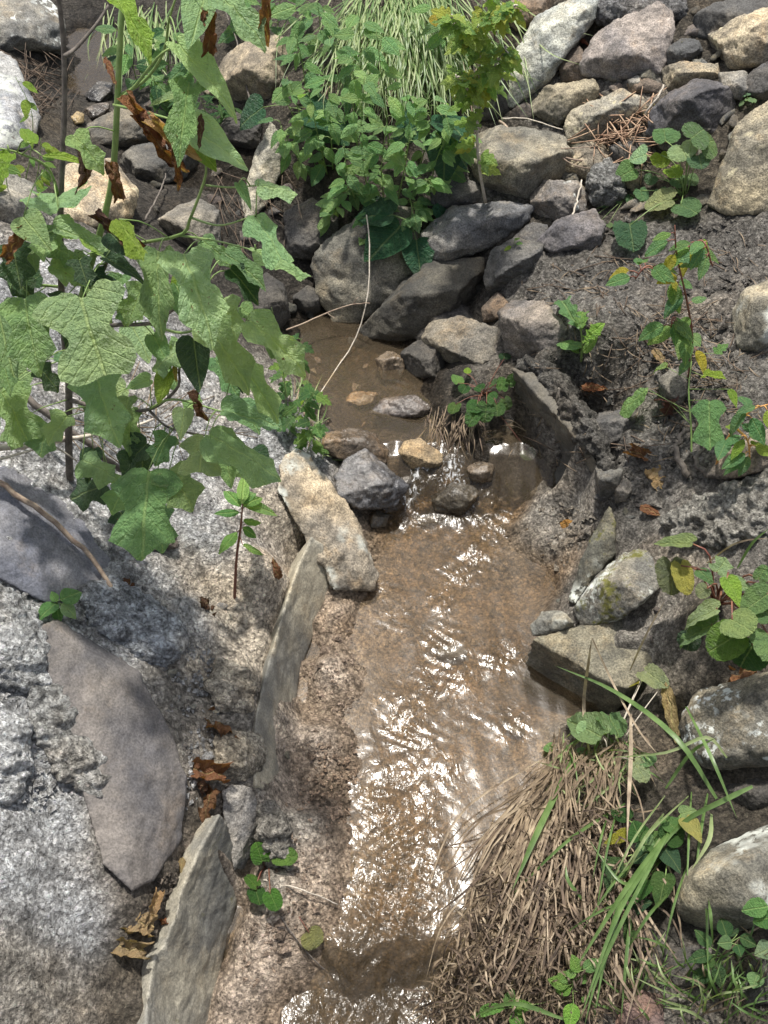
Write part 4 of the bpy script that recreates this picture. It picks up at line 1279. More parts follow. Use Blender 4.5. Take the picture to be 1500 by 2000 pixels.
LV = [  # base px, tip px, width px, colour, kind, depth towards the viewer
    (115, 412, 108, 338, 140, G1, 'tulip_wide', -.08), (160, 585, 200, 742, 185, G1, 'tulip_wide', -.22), (52, 588, 62, 712, 105, G2, 'tulip', -.2), (-5, 600, 22, 722, 95, G2, 'tulip', -.16),
    (358, 498, 418, 622, 118, G3, 'tulip', -.26), (310, 492, 298, 608, 84, G2, 'tulip', -.18), (398, 638, 498, 742, 92, G3, 'tulip', -.24), (488, 628, 612, 712, 88, G3, 'tulip', -.25),
    (378, 662, 390, 762, 78, GD, 'heart', -.2), (188, 728, 212, 850, 112, G1, 'tulip', -.18), (2, 768, 72, 866, 105, G1, 'tulip_wide', -.12), (436, 803, 556, 826, 84, G1, 'tulip', -.22),
    (410, 848, 552, 922, 96, G1, 'tulip', -.26), (400, 852, 380, 928, 108, G3, 'tulip_wide', -.24), (290, 918, 268, 1080, 150, G2, 'tulip', -.22), (330, 922, 378, 980, 96, G1, 'tulip', -.2),
    (206, 946, 128, 972, 84, GD, 'tulip', -.1), (300, 996, 322, 1066, 84, G2, 'tulip', -.18), (228, 2, 298, 62, 62, YG, 'tulip', -.1), (400, -8, 372, 78, 84, G1, 'heart', -.12),
    (430, -6, 514, 50, 84, G1, 'tulip', -.14), (348, 86, 474, 200, 44, G3, 'heart', -.14), (370, 163, 348, 258, 66, G2, 'tulip', -.2), (352, 240, 494, 318, 112, G3, 'heart', -.22),
    (372, 268, 424, 326, 66, YG, 'heart', -.2), (345, 188, 288, 202, 34, G3, 'heart', -.16), (144, 264, 202, 318, 60, G1, 'tulip', -.1), (82, 304, 178, 300, 30, YG, 'lance', -.1),
    (504, 362, 584, 366, 62, G3, 'tulip', -.24), (466, 358, 492, 402, 26, G2, 'heart', -.22), (500, 420, 562, 502, 68, G1, 'tulip_wide', -.24), (498, 488, 616, 518, 46, G3, 'tulip', -.24),
    (232, 428, 282, 492, 46, YG, 'tulip', -.16), (110, 448, 14, 524, 76, G1, 'tulip', -.12), (108, 450, 238, 486, 36, G3, 'tulip', -.14), (62, 498, 12, 556, 58, G2, 'tulip', -.14),
    (100, 518, 168, 542, 46, G3, 'tulip', -.12), (206, 503, 292, 540, 42, GD, 'heart', -.16), (168, 558, 248, 576, 52, G3, 'tulip', -.12), (345, 558, 372, 634, 56, G2, 'heart', -.18),
    (436, 588, 462, 652, 62, G3, 'tulip', -.2), (450, 528, 508, 582, 48, GD, 'tulip', -.18), (128, 688, 182, 744, 64, G2, 'tulip', -.1), (76, 718, 114, 754, 52, GD, 'tulip', -.08),
    (0, 688, 22, 754, 46, G2, 'tulip', -.1), (330, 728, 308, 786, 50, YG, 'heart', -.14), (252, 778, 238, 824, 44, G1, 'tulip', -.12), (290, 868, 222, 924, 76, GD, 'tulip', -.14),
    (440, 888, 452, 950, 54, G2, 'heart', -.2), (480, 728, 544, 804, 60, G3, 'tulip', -.22), (458, 728, 478, 766, 34, GD, 'heart', -.2), (250, 800, 258, 868, 56, G1, 'tulip', -.1),
    (330, 850, 300, 900, 60, G2, 'tulip', -.16), (250, 940, 216, 1000, 70, G1, 'tulip', -.16), (360, 800, 352, 850, 48, G3, 'heart', -.18), (60, 610, 100, 640, 50, G2, 'tulip', -.06),
    (145, 500, 188, 560, 46, G2, 'heart', -.06), (280, 560, 246, 626, 60, G1, 'tulip', -.1), (360, 540, 336, 590, 44, YG, 'heart', -.14), (470, 600, 520, 640, 52, G1, 'tulip', -.18),
    (20, 300, -10, 345, 44, YG, 'tulip', -.1), (60, 280, 40, 240, 30, YG, 'heart', -.08), (240, 540, 212, 588, 50, G2, 'tulip', -.08), (420, 700, 466, 772, 60, G2, 'tulip', -.14),
    (300, 655, 330, 715, 48, G1, 'heart', -.1), (440, 500, 520, 540, 54, G2, 'tulip', -.16), (182, 880, 172, 940, 50, GD, 'heart', -.06), (235, 1000, 262, 1050, 60, GD, 'tulip', -.12),
    (500, 640, 560, 690, 50, G2, 'tulip', -.2), (395, 470, 455, 505, 48, G2, 'tulip', -.14), (160, 620, 128, 672, 52, GD, 'tulip', -.06)]
rl = random.Random(90)
for _ in range(46):                                               # the smaller leaves filling the crown
    bx, by = rl.uniform(0, 520), rl.uniform(400, 900)
    if bx > 300 + (by - 400) * .5 and by < 700:
        continue
    a_ = math.radians(rl.uniform(20, 160))
    l_ = rl.uniform(48, 92)
    LV.append((bx, by, bx + math.cos(a_) * l_, by + math.sin(a_) * l_ * .8, l_ * rl.uniform(.8, 1.1), rl.choice((G1, G2, G3, G1, GD)), rl.choice(('tulip', 'tulip', 'heart')), rl.uniform(-.16, .0)))
for i, (bx, by, tx, ty, w, c, kd, dy) in enumerate(LV):
    B_ = sp(bx, by, dy + r.uniform(-.03, .03))
    l0 = math.hypot(tx - bx, ty - by) * mpp(B_)
    T_ = at_z(tx, ty, B_[2] - l0 * r.uniform(.15, .55) * (1 if ty > by else -.2))
    if np.linalg.norm(T_ - B_) > 2.0 * l0:
        T_ = B_ + (T_ - B_) / np.linalg.norm(T_ - B_) * 2.0 * l0
    L_ = np.linalg.norm(T_ - B_)
    me = r.choice(LEAVES[kd])
    span = {'tulip': .86, 'tulip_wide': 1.0, 'heart': .84, 'lance': .28}[kd]
    o = put_leaf('leaf', me, B_, T_, face_hint(B_, r, 1.1, .4, .36), vary(c, r), sap, min(2.1, max(.5, w * .9 * mpp(B_) / (L_ * span))))
    near_b = min(BPT, key=lambda p: np.linalg.norm(p - B_) + .6 * max(0, p[2] - B_[2] - .05))
    if np.linalg.norm(near_b - B_) < .3:
        mid_ = (near_b + B_) / 2 + UP * .012
        pet = MB()
        pet.tube(curve([near_b, mid_, B_], 5), [.0014, .0013, .0012, .0011, .0011, .0010], 5)
        pet.build('leaf_stalk', M_GSTEM, sap)
for (bx, by, tx, ty, w, c, q, dy) in ((255, 188, 302, 268, 50, BR, 0, -.2), (275, 225, 345, 350, 70, BR, 3, -.22), (300, 235, 372, 300, 46, TANL, 0, -.24), (330, 270, 362, 345, 34, BR, 3, -.22),
                                      (150, 288, 176, 362, 34, BD, 0, -.1), (216, 318, 242, 398, 40, BR, 1, -.12), (190, 418, 274, 505, 44, BD, 3, -.16), (46, 452, -6, 516, 46, BR, 1, -.16),
                                      (204, 112, 232, 146, 26, BR, 2, -.08), (405, 22, 425, 108, 46, BR, 1, -.16), (528, -10, 512, 72, 32, BR, 0, -.16), (392, 222, 402, 282, 18, BD, 2, -.22),
                                      (385, 765, 392, 822, 26, BD, 0, -.16), (338, 705, 352, 735, 20, (.4, .3, .05), 2, -.14)):
    B_, T_ = sp(bx, by, dy), sp(tx, ty, dy - .04)
    put_leaf('withered_leaf', LEAVES['dead'][q], B_, T_, face_hint(B_, r, .3, .8, .5), vary(c, r, .2), sap, max(.5, w * mpp(B_) / np.linalg.norm(T_ - B_)), 'brown curled dead leaf still hanging on the sapling')


# ------------------------------------------------------------------ leafy weeds
def stem_plant(name, label, cat, stems, kind, lpx, n, cols, seed, group=None, stem_mat=None, r0=.0022, start=.25, pet=.25, droop=.35, Y=None, ratio=1.0, updir=.75, spread=1.0):
    r = random.Random(seed)
    g0 = ground(*stems[0][0][:2])
    if Y is not None:
        g0 = at_y(stems[0][0][0], stems[0][0][1], Y)
    t = thing(name, label, cat, g0, group)
    todo = []
    for s in stems:
        m = MB()
        g = ground(*s[0][:2]) if Y is None else at_y(s[0][0], s[0][1], Y)
        pts = curve([g - UP * .01] + [at_y(p[0], p[1], g[1] + (p[2] if len(p) > 2 else -.03)) for p in s[1:]], 12)
        m.tube(pts, [r0 * (1 - .6 * i / 12) for i in range(13)], 5)
        for i in range(n):
            q = start + (1 - start) * (i + r.random() * .6) / n
            k = min(int(q * 12), 11)
            p = pts[k] + (pts[k + 1] - pts[k]) * (q * 12 - k)
            az = r.uniform(0, 6.283)
            if math.sin(az) > .3 and r.random() < .6:
                az = -az
            d = np.array([math.cos(az), math.sin(az) * .8, r.uniform(-.25, .45)]) * spread
            d /= np.linalg.norm(d)
            L = r.uniform(*lpx) * mpp(p)
            b = p + d * L * pet * r.uniform(.5, 1.5)
            d2 = d + UP * (-droop * r.uniform(.2, 1.6))
            d2 /= np.linalg.norm(d2)
            m.tube([p, (p + b) / 2 + UP * .003, b], [r0 * .45, r0 * .4, r0 * .35], 4)
            todo.append((b, b + d2 * L))
        m.build('stem', stem_mat or M_GSTEM, t)
    for b, e in todo:
        put_leaf('leaf', r.choice(LEAVES[kind]), b, e, face_hint(b, r, updir + .25, .6, .45), vary(r.choice(cols), r), t, ratio * r.uniform(.85, 1.2))
    return t


J1, J2, J3 = (.215, .385, .16), (.155, .29, .125), (.285, .46, .195)
JG = 'jewelweed on the boulder wall'
stem_plant('jewelweed', 'jewelweed at the front of the clump, hanging in front of the great tilted boulder', 'plant',
           [[(720, 385), (712, 330, -.06), (705, 250, -.1), (712, 150, -.12)], [(750, 390), (745, 330, -.08), (755, 240, -.12)], [(700, 395), (680, 350, -.06), (672, 280, -.1)], [(775, 395), (790, 330, -.08), (800, 270, -.12)],
            [(740, 380), (735, 420, -.1), (722, 455, -.12)], [(690, 350), (668, 390, -.1), (650, 425, -.12)]], 'ovate', (24, 46), 16, [J1, J1, J2, J3], 1, JG, M_GSTEM, .0024, .15)
stem_plant('jewelweed', 'jewelweed leaning over the upright pale slab', 'plant',
           [[(620, 330), (600, 270, -.05), (575, 190, -.08), (560, 150, -.08)], [(640, 340), (620, 260, -.06), (600, 170, -.08)], [(610, 345), (570, 290, -.06), (545, 235, -.08)], [(650, 330), (645, 240, -.06), (640, 150, -.08)]],
           'ovate', (26, 48), 15, [J1, J2, J3], 2, JG, M_GSTEM, .0024, .1)
stem_plant('jewelweed', 'jewelweed tangled in front of the drooping grass', 'plant',
           [[(760, 300), (755, 230, -.06), (742, 120, -.1), (735, 60, -.1)], [(790, 320), (800, 240, -.08), (790, 160, -.1)], [(820, 320), (840, 250, -.08), (838, 190, -.1)], [(700, 300), (690, 200, -.06), (690, 110, -.08)]],
           'ovate', (24, 46), 16, [J1, J3, J1], 3, JG, M_GSTEM, .0024, .1)
stem_plant('jewelweed', 'jewelweed spilling over the dim stone beside the long slate-grey boulder', 'plant',
           [[(840, 370), (850, 320, -.06), (868, 270, -.08), (870, 220, -.08)], [(810, 380), (830, 350, -.1), (856, 375, -.12)], [(860, 340), (890, 300, -.06), (905, 260, -.08)], [(800, 380), (805, 410, -.1), (800, 440, -.12)]],
           'ovate', (24, 44), 14, [J1, J2, J3], 4, JG, M_GSTEM, .0022, .1)
stem_plant('jewelweed', 'tallest jewelweed reaching the top of the picture between grass and leaning slab', 'plant',
           [[(690, 200), (670, 120, -.04), (640, 70, -.06)], [(700, 210), (705, 120, -.05), (700, 20, -.06)], [(600, 190), (590, 120, -.04), (575, 60, -.05)], [(870, 150), (880, 70, -.05), (850, 10, -.06)]],
           'ovate', (26, 50), 12, [J1, J1, J2], 5, JG, M_GSTEM, .0022, .15)
stem_plant('burdock', 'broad dark heart-shaped leaves low among the jewelweed', 'plant',
           [[(870, 290), (862, 250, -.06), (850, 210, -.08)], [(590, 250), (570, 220, -.05), (560, 200, -.06)], [(800, 420), (802, 430, -.08), (806, 440, -.1)]],
           'heart', (70, 96), 5, [(.04, .115, .062), (.035, .10, .05)], 6, None, M_GSTEM, .003, .3, .5, .4, ratio=1.05)
# yellow-green seedling tree with a bent pale stem
t = stem_plant('elm_seedling', 'slender yellow-green seedling tree with small lobed leaves and a bent pale foot', 'seedling',
               [[(950, 396), (938, 340, -.05), (932, 270, -.06), (936, 150, -.07), (940, 60, -.07), (944, -40, -.07)], [(936, 190, 0), (960, 140, -.08), (990, 90, -.1)], [(934, 120, 0), (905, 70, -.1), (880, 30, -.12)],
                [(936, 220, 0), (910, 170, -.1), (890, 150, -.1)], [(938, 60, 0), (975, 30, -.1), (1010, 10, -.12)]],
               'lobed', (26, 44), 34, [(.28, .42, .12), (.32, .45, .12), (.22, .37, .11), (.4, .45, .1)], 7, None, M_PALET, .0052, .2, .2, .3, ratio=1.0, Y=ground(950, 396)[1])
# top-left greenery
TL = 'low leafy weeds above the brown boulder'
stem_plant('weed', 'bushy green weed between the upper water and the brown boulder', 'plant',
           [[(300, 190), (290, 120, -.04), (280, 60, -.06)], [(330, 200), (330, 130, -.04), (325, 50, -.06)], [(270, 170), (255, 110, -.04), (240, 60, -.05)], [(360, 210), (375, 150, -.04), (380, 90, -.05)], [(310, 220), (305, 180, -.03), (300, 150, -.05)]],
           'ovate', (26, 50), 12, [J2, J1, (.04, .12, .05)], 8, TL, None, .002, .1)
stem_plant('weed', 'feathery dark weed hanging below the brown boulder', 'plant',
           [[(410, 260), (400, 215, -.03), (385, 170, -.05)], [(430, 265), (430, 220, -.03), (425, 180, -.05)], [(390, 255), (380, 220, -.03), (360, 195, -.05)], [(415, 255), (440, 230, -.03), (450, 205, -.04)]],
           'lance', (22, 36), 14, [(.05, .14, .05), (.07, .17, .06)], 9, TL, None, .0016, .1)
stem_plant('weed', 'leafy weed above the brown boulder, near the top edge', 'plant',
           [[(480, 60), (470, 20, -.04), (460, -20, -.05)], [(540, 70), (545, 20, -.04), (550, -30, -.05)], [(580, 90), (590, 40, -.04), (600, -10, -.05)], [(620, 120), (625, 60, -.04), (620, 0, -.05)]],
           'ovate', (28, 56), 12, [J1, J2], 10, TL, None, .002, .1)
stem_plant('vine', 'pale yellow-green vine trailing down the granite face at the edge', 'vine',
           [[(40, 380), (60, 300, -.05), (62, 220, -.06), (30, 150, -.06)], [(60, 380), (75, 330, -.05), (80, 270, -.06)], [(20, 400), (10, 340, -.05), (0, 300, -.06)]],
           'ovate', (22, 36), 9, [YG, (.16, .3, .08)], 11, None, None, .0016, .1)
# right bank plants
stem_plant('jewelweed', 'lone jewelweed with yellowing leaves on the dark crumbly bank', 'plant',
           [[(1345, 740), (1352, 660, -.05), (1340, 580, -.07), (1322, 500, -.08), (1318, 440, -.08)], [(1330, 560, 0), (1270, 520, -.1), (1240, 545, -.12)], [(1325, 500, 0), (1370, 470, -.1), (1392, 520, -.12)], [(1350, 660, 0), (1318, 620, -.08), (1310, 640, -.1)]],
           'ovate', (34, 58), 11, [(.16, .3, .12), (.2, .34, .1), (.12, .26, .13), YE], 12, None, M_RSTEM, .0036, .1, .3, .55, Y=ground(1345, 740)[1])
stem_plant('jewelweed', 'small jewelweed on an orange stem at the edge above the brown boulder', 'plant',
           [[(1396, 925), (1408, 880, -.03), (1440, 830, -.05), (1470, 800, -.06), (1500, 790, -.06)], [(1440, 830, 0), (1460, 860, -.08), (1465, 900, -.1)]],
           'ovate', (36, 60), 8, [(.1, .24, .1), (.13, .28, .12), YG], 13, None, plain_material('orange_stem', (.45, .2, .05), (.5, .28, .08), 30, .5, .2), .0036, .35, .25, .5, Y=ground(1396, 925)[1])


def leafy(name, label, cat, base, leaves, kind, cols, seed, stem_mat=None, group=None, r0=.0018, hint=(1.0, .6, .35), stem=None):
    """plant drawn leaf by leaf: (stalk-end pixel, tip pixel, width px, lift above the land)"""
    r = random.Random(seed)
    g = ground(*base)
    t = thing(name, label, cat, g, group)
    sp_ = None
    if stem:
        sp_ = curve([g - UP * .01] + [near(*q) for q in stem], 14)
        m = MB()
        m.tube(sp_, [r0 * (1.5 - .06 * i) for i in range(15)], 6)
        m.build('stem', stem_mat or M_GSTEM, t)
    for lf in leaves:
        bx, by, tx, ty, w, lift = lf[:6]
        c = lf[6] if len(lf) > 6 else r.choice(cols)
        kd = lf[7] if len(lf) > 7 else kind
        b = near(bx, by, lift)
        e = b + (at_z(tx, ty, b[2]) - b) if False else near(tx, ty, lift + r.uniform(-.01, .02))
        g2 = near(base[0] + r.uniform(-6, 6), base[1] + r.uniform(-4, 4), 0)
        mid = (g2 + b) / 2 + UP * lift * .3
        if sp_:
            g2 = min(sp_[2:], key=lambda p: np.linalg.norm(p - b) + .5 * max(0, p[2] - b[2]))
            mid = (g2 + b) / 2
        m = MB()
        m.tube(curve([g2, mid, b], 6), [r0 * (.5 if sp_ else 1) * (1 - .06 * i) for i in range(7)], 5)
        m.build('stalk', stem_mat or M_GSTEM, t)
        span = {'round': 1.0, 'heart': .86, 'ovate': .53, 'tulip': .86, 'tulip_wide': 1.0, 'lance': .28, 'thistle': .42, 'lobed': .7, 'dead': .7}[kd]
        L = np.linalg.norm(e - b)
        if L < .004:
            continue
        put_leaf('leaf', r.choice(LEAVES[kd]), b, e, face_hint(b, r, *hint), vary(c, r), t, min(2.2, max(.45, w * mpp(b) / (L * span))))
    return t


CF = (.13, .23, .10)
leafy('coltsfoot', 'round-leaved coltsfoot below the black-faced boulder', 'plant', (1335, 385), [
    (1300, 275, 1296, 240, 58, .16), (1350, 270, 1378, 245, 80, .18), (1370, 285, 1400, 268, 70, .16), (1330, 285, 1345, 318, 60, .15, G3), (1365, 305, 1372, 330, 50, .13), (1262, 302, 1225, 312, 50, .1, G3, 'heart'),
    (1290, 302, 1296, 330, 42, .12, YG), (1238, 330, 1200, 350, 52, .08, (.14, .25, .1), 'heart'), (1310, 390, 1248, 400, 66, .06, (.25, .31, .14)), (1330, 400, 1370, 420, 56, .05), (1230, 440, 1240, 490, 70, .07, (.06, .13, .07)),
    (1310, 330, 1330, 345, 40, .1, YG), (1275, 345, 1262, 362, 34, .05), (1320, 350, 1340, 366, 36, .05), (1250, 372, 1262, 390, 30, .03), (1345, 345, 1362, 362, 30, .04), (1290, 372, 1300, 392, 30, .03)], 'round', [CF, (.13, .22, .11)], 20)
leafy('creeping_weed', 'tiny round leaves creeping beside the mortar knob', 'plant', (1220, 385), [
    (1180 + 12 * i + r.uniform(-6, 6), 385 + r.uniform(-22, 22), 1188 + 12 * i, 392 + r.uniform(-22, 22), 16, .012) for i in range(9)] + [(1140 + i * 16, 420 + 6 * i, 1148 + i * 16, 430 + 5 * i, 15, .012) for i in range(4)], 'round', [(.1, .2, .1), (.16, .26, .12)], 21, r0=.0007)
leafy('creeping_weed', 'two pale round leaflets growing at the foot of the dark edge stone', 'plant', (1458, 195), [(1458, 186, 1454, 170, 20, .03), (1462, 194, 1478, 196, 20, .03), (1452, 200, 1440, 206, 14, .02)], 'round', [(.2, .32, .17)], 22, r0=.0008)
leafy('sow_thistle', 'sow thistle with jagged bright leaves on the dark bank', 'plant', (1136, 700), [
    (1132, 640, 1080, 556, 44, .12, (.13, .27, .12), 'thistle'), (1134, 645, 1138, 590, 30, .1, (.16, .32, .08), 'thistle'), (1136, 680, 1082, 652, 36, .05, (.18, .33, .12), 'ovate'), (1138, 670, 1168, 630, 34, .07, (.22, .38, .06), 'thistle'),
    (1140, 690, 1160, 660, 20, .05, (.2, .36, .08), 'lance'), (1130, 690, 1110, 668, 22, .04, (.16, .3, .1), 'lance'), (1137, 640, 1128, 612, 26, .11, (.16, .32, .1), 'thistle')], 'thistle', [(.16, .3, .1)], 23, r0=.0026, stem=[(1137, 670, .05), (1134, 640, .1)])
leafy('tulip_seedling', 'spindly tulip-poplar seedling with a few lobed leaves above the wall', 'seedling', (1352, 900), [
    (1268, 762, 1160, 812, 56, .12, (.22, .36, .12), 'ovate'), (1385, 782, 1386, 868, 64, .14, (.11, .23, .09), 'tulip'), (1375, 735, 1410, 726, 26, .14, YG, 'tulip'), (1300, 716, 1268, 720, 20, .12, (.2, .34, .1), 'heart'),
    (1396, 690, 1422, 668, 26, .12, (.2, .36, .12), 'lobed'), (1338, 640, 1330, 690, 30, .16, (.22, .36, .13), 'ovate'), (1345, 655, 1368, 672, 34, .16, (.18, .32, .14), 'ovate'), (1425, 760, 1440, 790, 18, .12, YG, 'ovate'),
    (1318, 786, 1278, 775, 30, .05, (.12, .05, .045), 'tulip'), (1310, 790, 1300, 812, 30, .05, (.1, .04, .035), 'tulip')], 'tulip', [G1], 24, M_GSTEM, r0=.0018, stem=[(1350, 840, .05), (1345, 760, .12), (1350, 700, .15), (1336, 640, .17)])
leafy('galax', 'glossy round-leaved galax hanging beside the head of the wall', 'plant', (945, 770), [
    (895, 748, 888, 728, 26, .05, (.14, .28, .1)), (912, 730, 914, 712, 16, .06, YG, 'ovate'), (910, 755, 900, 768, 28, .05), (930, 800, 914, 836, 34, .08), (950, 790, 946, 832, 40, .09), (935, 790, 912, 806, 36, .07), (970, 790, 972, 818, 36, .08),
    (985, 780, 996, 806, 28, .06), (980, 760, 982, 728, 26, .06, (.1, .22, .06)), (995, 750, 1004, 728, 22, .05), (965, 780, 950, 770, 30, .07), (890, 790, 882, 812, 28, .04), (985, 700, 984, 686, 26, .03, GD), (1030, 880, 1040, 900, 34, .02, GD),
    (940, 760, 926, 752, 26, .06), (960, 750, 972, 744, 24, .06)], 'round', [(.075, .16, .05), (.06, .14, .045), (.1, .19, .06)], 25, M_RSTEM, r0=.0012)
BU = (.13, .23, .09)
leafy('coltsfoot', 'large blotched coltsfoot beside the mossy stone, yellowing at the rims', 'plant', (1400, 1180), [
    (1352, 1062, 1270, 1055, 40, .2, (.22, .30, .14), 'heart'), (1310, 1100, 1318, 1172, 66, .16, (.15, .19, .12)), (1330, 1105, 1346, 1170, 44, .16, (.35, .32, .08)), (1360, 1112, 1392, 1126, 32, .14, BU, 'ovate'), (1400, 1118, 1420, 1090, 44, .18, G3, 'tulip'),
    (1410, 1130, 1470, 1150, 34, .16, G3, 'ovate'), (1420, 1130, 1450, 1182, 46, .2, (.2, .36, .06), 'heart'), (1380, 1150, 1356, 1166, 34, .14, (.3, .36, .2)), (1500, 1160, 1440, 1200, 60, .2, CF), (1430, 1210, 1480, 1240, 76, .22, (.2, .3, .12)),
    (1400, 1190, 1310, 1216, 34, .18, G3, 'heart'), (1390, 1222, 1300, 1262, 60, .15, BU), (1440, 1240, 1370, 1282, 80, .2, (.10, .19, .04)), (1470, 1260, 1440, 1312, 96, .16, (.045, .10, .03)), (1500, 1240, 1520, 1300, 80, .18, G2), (1350, 1240, 1340, 1280, 50, .1, GD),
    (1482, 1130, 1500, 1100, 34, .18, (.2, .33, .12)), (1505, 1210, 1490, 1180, 60, .2, CF)], 'round', [BU, G2], 26, M_RSTEM, r0=.0026)
leafy('coltsfoot', 'single broad pale leaf of coltsfoot below the dark block', 'plant', (1180, 1500), [
    (1178, 1440, 1090, 1392, 62, .12, (.2, .33, .15), 'heart'), (1190, 1400, 1215, 1432, 60, .12, (.12, .22, .09)), (1150, 1420, 1130, 1440, 40, .09, G3), (1150, 1470, 1110, 1480, 30, .06, G2, 'ovate'), (1078, 1462, 1060, 1456, 24, .03, (.22, .4, .14)), (1250, 1330, 1200, 1322, 44, .05, (.38, .34, .04), 'tulip'),
    (1262, 1312, 1306, 1340, 46, .08, (.28, .34, .2)), (1300, 1330, 1322, 1440, 40, .06, (.3, .24, .13), 'dead'), (1240, 1490, 1268, 1530, 44, .1, (.3, .38, .24)), (1262, 1480, 1270, 1500, 40, .08, G2)], 'round', [G2], 27, M_PALET, r0=.0018)
leafy('dock', 'serrated dark glossy leaves crouching at the edge of the dead grass', 'plant', (1290, 1680), [
    (1250, 1640, 1235, 1600, 50, .09), (1260, 1650, 1300, 1620, 50, .1, (.1, .2, .07)), (1230, 1630, 1180, 1642, 30, .08, (.3, .32, .05)), (1270, 1660, 1240, 1680, 50, .09, GD), (1300, 1640, 1340, 1600, 56, .1), (1200, 1680, 1190, 1740, 46, .08, (.05, .1, .05)),
    (1300, 1660, 1330, 1700, 44, .08, GD), (1210, 1760, 1195, 1800, 44, .06, (.07, .14, .05)), (1230, 1770, 1270, 1760, 40, .06, GD), (1340, 1600, 1372, 1640, 40, .12, (.35, .33, .12)), (1330, 1590, 1360, 1580, 34, .1, G1), (1215, 1690, 1172, 1720, 46, .08, (.07, .13, .05)), (1260, 1720, 1225, 1770, 50, .08), (1300, 1710, 1285, 1770, 50, .08, (.08, .16, .05)), (1225, 1600, 1190, 1570, 40, .09), (1320, 1620, 1290, 1585, 44, .11, (.1, .2, .07)), (1240, 1800, 1205, 1850, 46, .06, (.06, .12, .045)), (1255, 1640, 1275, 1660, 44, .1, G1)],
    'heart', [(.06, .15, .04), (.045, .11, .035)], 28, M_GSTEM, r0=.0018)
leafy('violet_plant', 'small violet with four glossy leaves on the sandy apron', 'plant', (520, 1690), [
    (512, 1680, 498, 1640, 44, .06, (.11, .24, .04)), (540, 1672, 590, 1672, 42, .05, (.12, .22, .06)), (500, 1730, 474, 1702, 26, .05, (.09, .2, .04)), (500, 1740, 508, 1766, 38, .04, (.045, .12, .03)), (528, 1745, 546, 1786, 38, .05, (.09, .21, .04)), (604, 1822, 625, 1856, 50, .02, (.24, .26, .1)), (535, 1655, 538, 1640, 14, .06)],
    'round', [(.1, .22, .05)], 29, M_RSTEM, r0=.0014, hint=(.9, .5, .2))
leafy('weed', 'little pale rosette in the crack above the violet slab', 'plant', (118, 1196), [
    (112, 1178, 78, 1192, 34, .04), (118, 1172, 160, 1152, 40, .06, (.2, .36, .13)), (120, 1180, 152, 1200, 32, .05, G3), (112, 1190, 114, 1212, 24, .03), (110, 1175, 100, 1156, 18, .05)], 'ovate', [(.14, .28, .1)], 30, r0=.0012)
t = leafy('seedling', 'upright red-stemmed seedling on the beige mortar', 'seedling', (457, 1168), [
    (470, 990, 436, 945, 26, .30, (.18, .34, .1), 'lance'), (474, 985, 502, 930, 28, .31, (.22, .40, .12), 'lance'), (478, 990, 560, 992, 30, .3, (.2, .36, .13), 'lance'), (472, 985, 480, 912, 26, .33, (.22, .4, .12), 'lance'), (468, 1000, 420, 1000, 22, .28, (.14, .3, .1), 'lance'),
    (462, 1040, 434, 1066, 24, .24, (.2, .36, .1), 'ovate'), (476, 1020, 512, 1010, 26, .25, (.18, .34, .1), 'ovate'), (474, 1064, 520, 1078, 22, .22, (.2, .36, .1), 'lance'), (474, 1030, 505, 1050, 20, .24, (.16, .32, .1), 'lance'), (474, 990, 520, 960, 24, .31, (.2, .38, .1), 'lance')], 'lance', [G3], 31, M_RSTEM, r0=.0026, stem=[(462, 1090, .1), (470, 1030, .24), (474, 985, .31)])
leafy('weed', 'pale green seedlings at the bottom edge in front of the dead grass', 'plant', (1120, 1960), [
    (1130, 1900, 1120, 1868, 26, .1), (1140, 1895, 1168, 1872, 26, .1), (1125, 1905, 1105, 1896, 24, .1), (1132, 1910, 1150, 1912, 34, .08), (1110, 1925, 1070, 1912, 28, .09), (1115, 1930, 1085, 1935, 30, .08), (1112, 1915, 1090, 1900, 26, .09), (990, 1965, 1000, 1930, 24, .08), (1000, 1970, 1030, 1962, 30, .08),
    (985, 1970, 905, 1972, 26, .09, (.16, .32, .07), 'ovate'), (1000, 1980, 1020, 1998, 30, .07), (1120, 1960, 1112, 2010, 34, .1, (.22, .4, .08)), (1140, 1940, 1155, 1958, 28, .06)], 'ovate', [(.17, .34, .08), (.2, .36, .12), (.13, .27, .09)], 32, r0=.0014, stem=[(1118, 1930, .07), (1122, 1900, .1)])
leafy('weed', 'dark green seedling below the oval boulder', 'plant', (1400, 1905), [
    (1388, 1850, 1362, 1812, 30, .08), (1390, 1865, 1345, 1870, 28, .08), (1395, 1870, 1372, 1890, 24, .07), (1420, 1830, 1408, 1785, 32, .1), (1430, 1840, 1402, 1842, 28, .1, (.2, .33, .16)), (1440, 1845, 1448, 1862, 28, .1), (1445, 1830, 1480, 1845, 30, .1), (1440, 1825, 1425, 1815, 24, .1), (1400, 1880, 1412, 1930, 28, .07), (1385, 1900, 1350, 1918, 30, .05)],
    'ovate', [(.075, .16, .065), (.06, .13, .05)], 33, r0=.0016, stem=[(1402, 1880, .05), (1425, 1842, .1)])
leafy('nettle', 'bright serrated nettle leaves at the edge over the oval boulder', 'plant', (1490, 1880), [
    (1500, 1770, 1448, 1778, 40, .14, (.16, .32, .12), 'ovate'), (1510, 1790, 1470, 1800, 44, .13, (.12, .26, .08), 'ovate'), (1510, 1850, 1480, 1862, 40, .1, (.25, .36, .22), 'ovate'), (1480, 1900, 1470, 1930, 34, .06)], 'ovate', [G1], 34, r0=.0016)
